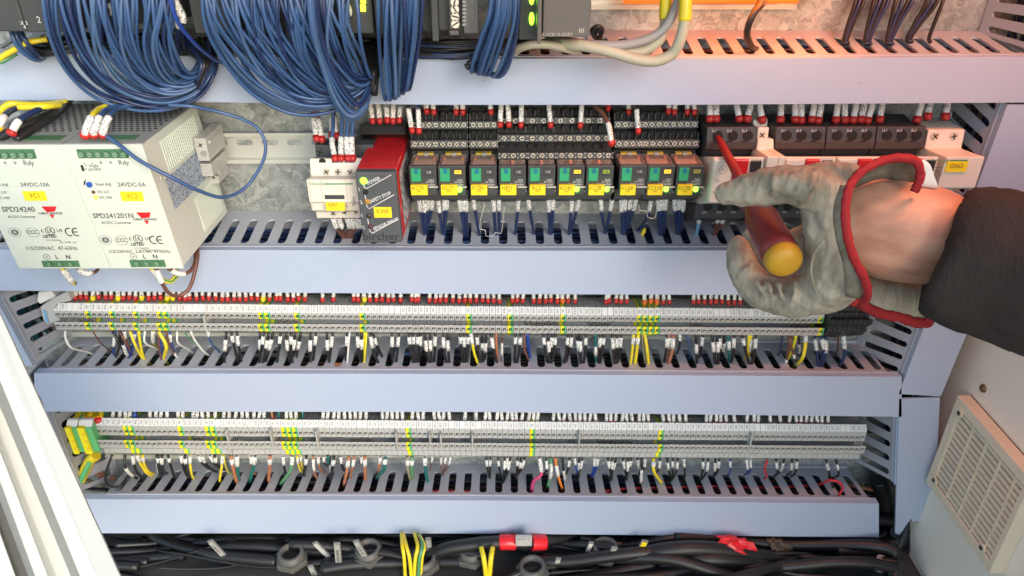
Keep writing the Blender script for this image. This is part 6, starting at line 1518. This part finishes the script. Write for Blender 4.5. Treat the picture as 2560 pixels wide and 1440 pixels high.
# ================================================================ vent on the side wall
SX = side_x
def onside(px, py): return atx(px, py, SX)
c00, c01 = onside(2345, 1200), onside(2432, 990)   # lower and upper deep corners
c10 = onside(2500, 1422)
y0_, y1_ = (c00.y + c01.y) / 2, c10.y - .03
zb_, zt_ = c00.z, c01.z
y1_ = c10.y
r = thing('vent_grille', 'beige louvred vent grille screwed to the side wall', 'vent grille', (SX, (y0_ + y1_) / 2, (zb_ + zt_) / 2))
t = .013; X0 = SX - t
fw = .010
mb = MB(); mb.box(X0, SX, y0_ - fw, y0_, zb_, zt_); mb.box(X0, SX, y1_, y0_ - fw, zt_ - fw, zt_); mb.box(X0, SX, y1_, y0_ - fw, zb_, zb_ + fw); mb.box(X0, SX, y1_ - fw * .6, y1_, zb_, zt_); mb.build('frame', M['vent'], r, bevel=.7)
MB().box(SX - .0015, SX - .0005, y1_, y0_, zb_, zt_).build('backing', plastic_cache('vent_back', (.06, .05, .04), .7), r)
ns = 14; H_ = zt_ - zb_ - 2 * fw
for k in range(ns):
    z = zb_ + fw + H_ * (k + .5) / ns; h = H_ / ns * .24
    MB().hexa([(X0 + .001, y1_, z - h), (X0 + .001, y0_ - fw, z - h), (X0 + .001, y0_ - fw, z + h), (X0 + .001, y1_, z + h), (SX - .001, y1_, z - h + .003), (SX - .001, y0_ - fw, z - h + .003), (SX - .001, y0_ - fw, z + h + .003), (SX - .001, y1_, z + h + .003)]).build('slat', M['vent'], r)
for k in range(1, 5):
    y = y0_ - fw - (abs(y1_ - y0_)) * k / 5.0; MB().box(X0 + .0003, SX - .001, y - .0014, y, zb_ + fw, zt_ - fw).build('rib', M['vent'], r)
for (y, z) in ((y0_ - .011, zt_ - .012), (y0_ - .011, zb_ + .012), (y1_ + .011, zb_ + .012)):
    MB().cyl((X0 + .0005, y, z), (X0 - .0012, y, z), .0045, seg=16).build('screw_boss', M['vent'], r); MB().cyl((X0, y, z), (X0 - .0016, y, z), .0022, seg=12).build('screw_hole', plastic_cache('vent_back', (.2, .18, .14), .7), r)
p = onside(2459, 971); o = MB().ball(p, .003, .004, .004).build('wall_screw', plastic('brass_screw', (.16, .12, .07), .35, .1, 100, metal=.6)); tag(o, 'round headed brass coloured screw in the side wall above the vent', 'screw')
mb = MB(); p1 = onside(2555, 1300); mb.box(SX - .02, SX - .001, p1.y - .06, p1.y, at(2500, 1500, -200).z, p1.z); 
# ================================================================ the open door at the left
r = thing('cabinet_door', 'white ribbed edge of the open cabinet door with a black rubber seal', 'cabinet door', at(150, 1300, -260) + Vector((0, 0, -.4)))
def doorstrip(name, xs_b, xs_t, Yb_, Yt_, mat, yb=1560, yt=560, bev=.8):
    """a strip of the door edge between two slanting lines given at y=1440 and y=1080"""
    P_ = []
    for (xb, xt, Y) in ((xs_b[0], xs_t[0], Yb_), (xs_b[1], xs_t[1], Yt_)):
        f_ = lambda y: xb + (xt - xb) * (1440 - y) / 360.0
        P_.append((at(f_(yb), yb, Y), at(f_(yt), yt, Y)))
    (a0, a1), (b0, b1) = P_
    back = Vector((-.016, .010, 0))
    MB().hexa([a0, b0, b1, a1, a0 + back, b0 + back, b1 + back, a1 + back]).build(name, mat, r, bevel=bev)
ST = [(-260, -400, -272), (38, -92, -272), (42, -88, -268), (84, -49, -268), (88, -45, -274), (119, -19, -272), (140, -2, -262), (180, 36, -262), (200, 53, -270), (240, 86, -268), (300, 135, -272), (304, 139, -262)]
NM = ['door_panel', 'seal_edge', 'rubber_seal', 'seal_edge', 'inner_flange', 'channel_side', 'recessed_channel', 'channel_side', 'rounded_ridge', 'outer_flange', 'flange_edge']
for k, nm in enumerate(NM):
    a, b = ST[k], ST[k + 1]
    doorstrip(nm, (a[0], b[0]), (a[1], b[1]), a[2], b[2], M['gasket'] if nm == 'rubber_seal' else M['doorpaint'], bev=0)
# ================================================================ the gloved hand with the screwdriver
def cloth(name, col, rough=.85, bump=.5, scale=90, var=.15, stretch=(1, 1, 1), col2=None):
    m, t, b = nmat(name)
    tc = t.nodes.new("ShaderNodeTexCoord"); mp = t.nodes.new("ShaderNodeMapping"); mp.inputs["Scale"].default_value = stretch
    t.links.new(tc.outputs["Object"], mp.inputs[0])
    n = t.nodes.new("ShaderNodeTexNoise"); n.inputs["Scale"].default_value = scale; n.inputs["Detail"].default_value = 8; n.inputs["Roughness"].default_value = .65
    n2 = t.nodes.new("ShaderNodeTexNoise"); n2.inputs["Scale"].default_value = scale * .25; n2.inputs["Detail"].default_value = 4
    t.links.new(mp.outputs[0], n.inputs["Vector"]); t.links.new(tc.outputs["Object"], n2.inputs["Vector"])
    cr = t.nodes.new("ShaderNodeValToRGB"); c2 = col2 or tuple(c * (1 - var * 2) for c in col)
    cr.color_ramp.elements[0].position = .35; cr.color_ramp.elements[0].color = (*c2, 1); cr.color_ramp.elements[1].position = .65; cr.color_ramp.elements[1].color = (*col, 1)
    ad = t.nodes.new("ShaderNodeMath"); ad.operation = 'ADD'; ml = t.nodes.new("ShaderNodeMath"); ml.operation = 'MULTIPLY'; ml.inputs[1].default_value = .5
    t.links.new(n.outputs["Fac"], ad.inputs[0]); t.links.new(n2.outputs["Fac"], ad.inputs[1]); t.links.new(ad.outputs[0], ml.inputs[0])
    t.links.new(ml.outputs[0], cr.inputs[0]); t.links.new(cr.outputs[0], b.inputs["Base Color"])
    b.inputs["Roughness"].default_value = rough; b.inputs["Specular IOR Level"].default_value = .25
    bp = t.nodes.new("ShaderNodeBump"); bp.inputs["Strength"].default_value = bump; bp.inputs["Distance"].default_value = .0015
    t.links.new(n.outputs["Fac"], bp.inputs["Height"]); t.links.new(bp.outputs[0], b.inputs["Normal"])
    return m
M['glove'] = cloth('grey_leather', (.46, .42, .34), .85, .75, 85, .18, (2.6, 1, .7), (.19, .165, .12))
M['glovein'] = cloth('glove_lining', (.20, .175, .14), .95, .5, 300, .2)
M['trim'] = cloth('red_trim', (.36, .022, .026), .75, .5, 260, .15)
M['jacket'] = cloth('dark_knit', (.043, .033, .030), .95, .9, 140, .15, (5, 1, 1))
m, t, b = nmat('skin')
tc = t.nodes.new("ShaderNodeTexCoord"); n = t.nodes.new("ShaderNodeTexNoise"); n.inputs["Scale"].default_value = 60; n.inputs["Detail"].default_value = 8
mp = t.nodes.new("ShaderNodeMapping"); mp.inputs["Scale"].default_value = (.45, 1, 1.3); t.links.new(tc.outputs["Object"], mp.inputs[0]); t.links.new(mp.outputs[0], n.inputs["Vector"])
cr = t.nodes.new("ShaderNodeValToRGB"); cr.color_ramp.elements[0].position = .3; cr.color_ramp.elements[0].color = (.34, .15, .095, 1); cr.color_ramp.elements[1].position = .7; cr.color_ramp.elements[1].color = (.60, .33, .22, 1)
t.links.new(n.outputs["Fac"], cr.inputs[0]); t.links.new(cr.outputs[0], b.inputs["Base Color"]); b.inputs["Roughness"].default_value = .5
b.inputs["Subsurface Weight"].default_value = .25; b.inputs["Subsurface Radius"].default_value = (.006, .002, .001)
n3 = t.nodes.new("ShaderNodeTexNoise"); n3.inputs["Scale"].default_value = 160; n3.inputs["Detail"].default_value = 6; t.links.new(mp.outputs[0], n3.inputs["Vector"])
bp = t.nodes.new("ShaderNodeBump"); bp.inputs["Strength"].default_value = .5; bp.inputs["Distance"].default_value = .0012; t.links.new(n3.outputs["Fac"], bp.inputs["Height"]); t.links.new(bp.outputs[0], b.inputs["Normal"])
M['skin'] = m
def chain(mb, pts, seg=14, n=5):
    """round limb through (px, py, Y, radius in pixels of the photograph)"""
    P_ = [at(x, y, Y) for x, y, Y, r in pts]; c = curve(P_, n); R_ = []
    for i in range(len(pts) - 1):
        for k in range(n): R_.append(lerp(pts[i][3] * mmpx(*pts[i][:3]), pts[i + 1][3] * mmpx(*pts[i + 1][:3]), k / n))
    R_.append(pts[-1][3] * mmpx(*pts[-1][:3]))
    mb.tube(c, R_, seg); mb.ball(c[0], R_[0] * .98, nu=14, nv=8); mb.ball(c[-1], R_[-1] * .98, nu=14, nv=8)
def fuse(o, voxel, smooth=6, disp=0, size=.01, tex=None):
    m = o.modifiers.new("remesh", 'REMESH'); m.mode = 'VOXEL'; m.voxel_size = voxel; m.use_smooth_shade = True
    s = o.modifiers.new("smooth", 'SMOOTH'); s.factor = .6; s.iterations = smooth
    if disp:
        tx = bpy.data.textures.new("folds", 'CLOUDS'); tx.noise_scale = size; tx.noise_depth = 2
        d = o.modifiers.new("folds", 'DISPLACE'); d.texture = tx; d.strength = disp; d.mid_level = .5
    return o
person = thing('person', 'person in a dark jacket reaching in with a grey work glove edged in red', 'person', at(2560, 900, -420))
g = MB()
# index finger laid along the tool, with the thumb root
chain(g, [(1814, 484, -172, 27), (1852, 478, -176, 40), (1905, 470, -182, 48), (1960, 462, -188, 48), (2010, 466, -192, 52), (2060, 486, -196, 64)])
chain(g, [(1990, 440, -176, 26), (2060, 440, -188, 36), (2120, 440, -196, 34)])
# back of the hand
chain(g, [(2058, 480, -192, 58), (2062, 530, -198, 54), (2064, 590, -202, 54), (2076, 650, -204, 60), (2086, 700, -202, 66), (2062, 728, -194, 58)])
chain(g, [(2086, 474, -198, 40), (2078, 540, -206, 38), (2086, 610, -208, 42), (2112, 690, -206, 50)])
# curled lower finger, thumb like, closing round the handle from below
chain(g, [(2070, 722, -196, 62), (2010, 742, -188, 52), (1955, 742, -178, 48), (1905, 726, -168, 46), (1868, 690, -160, 42), (1852, 646, -152, 36), (1846, 614, -146, 27)])
# fingers behind, folded under the handle
chain(g, [(2040, 700, -170, 50), (1985, 700, -148, 42), (1930, 680, -136, 36), (1890, 630, -130, 30), (1880, 590, -128, 24)])
chain(g, [(2060, 640, -176, 46), (2010, 650, -150, 40), (1960, 640, -130, 34), (1915, 600, -122, 28)])
chain(g, [(2062, 560, -180, 40), (2025, 590, -160, 34), (1990, 600, -138, 30)])
for (x, y0, y1, Y, lean) in ((1936, 424, 506, -196, 6), (1956, 420, 504, -198, 10), (1976, 418, 506, -201, 14), (1998, 418, 512, -204, 18), (2022, 420, 520, -207, 22)):
    g.tube(curve([at(x + lean, y0, Y + 14), at(x + lean * .4, lerp(y0, y1, .3), Y - 1), at(x - lean * .3, lerp(y0, y1, .65), Y - 2), at(x - lean, y1, Y + 12)], 5), [1.2 * MM] + [2.3 * MM] * 14 + [1.2 * MM], 8)
for (x, y0, y1, Y, lean) in ((1904, 700, 766, -182, -16), (1926, 700, 774, -185, -12), (1952, 700, 784, -190, -6), (1986, 700, 792, -196, 4)):
    g.tube(curve([at(x + lean, y0, Y + 6), at(x, lerp(y0, y1, .4), Y - 2), at(x - lean, y1, Y + 16)], 6), [1.0 * MM] + [1.9 * MM] * 11 + [1.2 * MM], 8)
for (x0, y0, x1, y1, Y) in ((1838, 690, 1890, 650, -168),):
    g.tube(curve([at(x0, y0, Y + 10), at((x0 + x1) / 2, (y0 + y1) / 2 + 5, Y), at(x1, y1, Y + 8)], 5), [1 * MM] + [2.4 * MM] * 9 + [1 * MM], 8)
glove = g.build('glove', M['glove'], person)
fuse(glove, .0012, 4, .0034, .009)
# seam across the palm heel
sm = MB(); sm.tube(curve([at(2062, 600, -220), at(2038, 630, -219), at(2028, 670, -219), at(2034, 710, -217), at(2048, 744, -208)], 6), .7 * MM, 6); sm.build('seam', M['glove'], person)
# forearm
a = MB()
chain(a, [(2130, 566, -196, 88), (2160, 564, -202, 116), (2210, 570, -206, 128), (2290, 586, -210, 127), (2340, 596, -214, 124), (2385, 606, -218, 110)], 28)
o = a.build('forearm', M['skin'], person); fuse(o, .003, 6, .0025, .03)
# sleeve and jacket
s_ = MB()
p0 = at(2352, 622, -226); kk = mmpx(2360, 620, -224)
ax = [p0 + Vector((.86 * t_, -.50 * t_, -.10 * t_)) for t_ in (0, .003, .008, .016, .026, .036, .05, .08, .12)]
s_.tube(ax, [k_ * kk for k_ in (160, 172, 176, 180, 180, 184, 186, 188, 190)], 44)
sh = ax[-1]
s_.tube(curve([sh, Vector((.46, -.40, 1.25)), Vector((.62, -.58, 1.34)), Vector((.74, -.74, 1.38))], 5), [.042, .045, .05, .055, .06, .07, .075, .08, .085, .09, .095, .1, .1, .1, .1, .1], 24)
s_.tube([Vector((.80, -.78, z)) for z in (.70, .85, 1.0, 1.15, 1.3, 1.42)], [.19, .20, .20, .21, .21, .12], 24)
o = s_.build('jacket', M['jacket'], person); fuse(o, .004, 4, .009, .024)
# red trim and flaps of the glove cuff
def ribbon(pts, wpx, name, mat, th=.0022, bulge=.0016):
    """flat bound edge following a line of the photograph's places"""
    P_ = curve([Vector(p) for p in pts], 6); vs = []; nB = 6; n = len(P_); mb = MB()
    for i in range(n):
        t_ = P_[min(i + 1, n - 1)] - P_[max(i - 1, 0)]; nx, ny = -t_.y, t_.x; l = math.hypot(nx, ny) or 1; nx /= l; ny /= l
        ww = wpx * (1 + .12 * math.sin(i * 1.3) + .08 * math.sin(i * 3.1))
        for k in range(nB):
            q = k / (nB - 1) - .5; vs.append(at(P_[i].x + nx * q * ww, P_[i].y + ny * q * ww, P_[i].z) + Vector((0, -bulge * (1 - 4 * q * q) - .0004 * math.sin(i * 2.2 + k), 0)))
    mb.add(vs, [(i * nB + k, (i + 1) * nB + k, (i + 1) * nB + k + 1, i * nB + k + 1) for i in range(n - 1) for k in range(nB - 1)], True)
    o = mb.build(name, mat, person); s = o.modifiers.new("thickness", 'SOLIDIFY'); s.thickness = th; s.offset = 0; return o
ribbon([(2284, 478, -222), (2300, 440, -223), (2290, 404, -223), (2256, 394, -224), (2216, 398, -225), (2178, 412, -228), (2144, 436, -232), (2120, 472, -237), (2112, 530, -241), (2118, 590, -243), (2134, 645, -243), (2160, 695, -241), (2168, 735, -236), (2150, 768, -222)], 15, 'red_trim', M['trim'])
ribbon([(2120, 744, -208), (2160, 764, -209), (2200, 782, -209), (2250, 792, -209), (2284, 804, -209), (2318, 804, -209), (2334, 776, -209)], 21, 'red_trim', M['trim'])
def patch(A_, B_, name, mat, th=.002, bulge=0, nB=5):
    a_ = curve([at(*p) for p in A_], 6); b_ = curve([at(*p) for p in B_], 6); n = min(len(a_), len(b_)); mb = MB(); vs = []
    for i in range(n):
        for j in range(nB):
            t_ = j / (nB - 1); vs.append(lerp(a_[i], b_[i], t_) + Vector((0, -bulge * math.sin(t_ * math.pi), 0)))
    mb.add(vs, [(i * nB + j, (i + 1) * nB + j, (i + 1) * nB + j + 1, i * nB + j + 1) for i in range(n - 1) for j in range(nB - 1)], True)
    o = mb.build(name, mat, person); s = o.modifiers.new("thickness", 'SOLIDIFY'); s.thickness = th; return o
patch([(2128, 684, -196), (2180, 690, -198), (2250, 700, -198), (2345, 716, -198)], [(2130, 744, -204), (2190, 772, -205), (2260, 792, -205), (2330, 796, -205)], 'cuff_flap', M['glove'], .0025, .006)
patch([(2140, 470, -206), (2190, 450, -206), (2240, 452, -206), (2296, 476, -206)], [(2144, 434, -226), (2190, 408, -222), (2240, 396, -220), (2300, 408, -220)], 'cuff_lining', M['glovein'], .002, -.004)
patch([(2300, 398, -212), (2312, 400, -212), (2322, 410, -212)], [(2296, 462, -212), (2322, 466, -212), (2342, 468, -212)], 'white_cuff_corner', M['sleevew'], .002)
# front of the cuff between hand and trim
patch([(2100, 462, -224), (2082, 530, -232), (2090, 600, -236), (2108, 670, -234), (2112, 740, -222)], [(2124, 456, -232), (2108, 530, -238), (2114, 592, -241), (2144, 672, -240), (2160, 745, -230)], 'cuff_front', M['glove'], .002, .002)
# the screwdriver
tip, end = at(1794, 342, -56), at(1962, 656, -214)
d = (end - tip); L = d.length; d.normalize()
sd = thing('screwdriver', 'red insulated screwdriver with a yellow end cap held in the glove', 'screwdriver', (tip + end) / 2)
MB().tube([tip - d * .006, tip + d * .004, tip + d * .012, tip + d * L * .5], [1.6 * MM, 2.2 * MM, 2.8 * MM, 4.0 * MM], 14).build('shaft', plastic_cache('shaft_red', (.26, .012, .014), .45), sd)
hs = L * .50
hm = plastic_cache('handle_red', (.16, .014, .016), .42)
prof_ = [(0, 5), (.03, 9), (.10, 9.5), (.2, 7.5), (.30, 8), (.42, 10.5), (.6, 10.8), (.8, 11.0), (.93, 10.8)]
MB().tube([tip + d * (hs + (L - hs) * t_) for t_, r_ in prof_], [r_ * MM for t_, r_ in prof_], 24).build('handle', hm, sd)
cp = [(.925, 10.9), (.95, 11.0), (.985, 10.8), (1.01, 9.8), (1.03, 7.6), (1.04, 3.6)]
MB().tube([tip + d * (hs + (L - hs) * t_) for t_, r_ in cp], [r_ * MM for t_, r_ in cp], 28).build('end_cap', plastic_cache('cap_yellow', (.45, .24, .012), .5), sd)
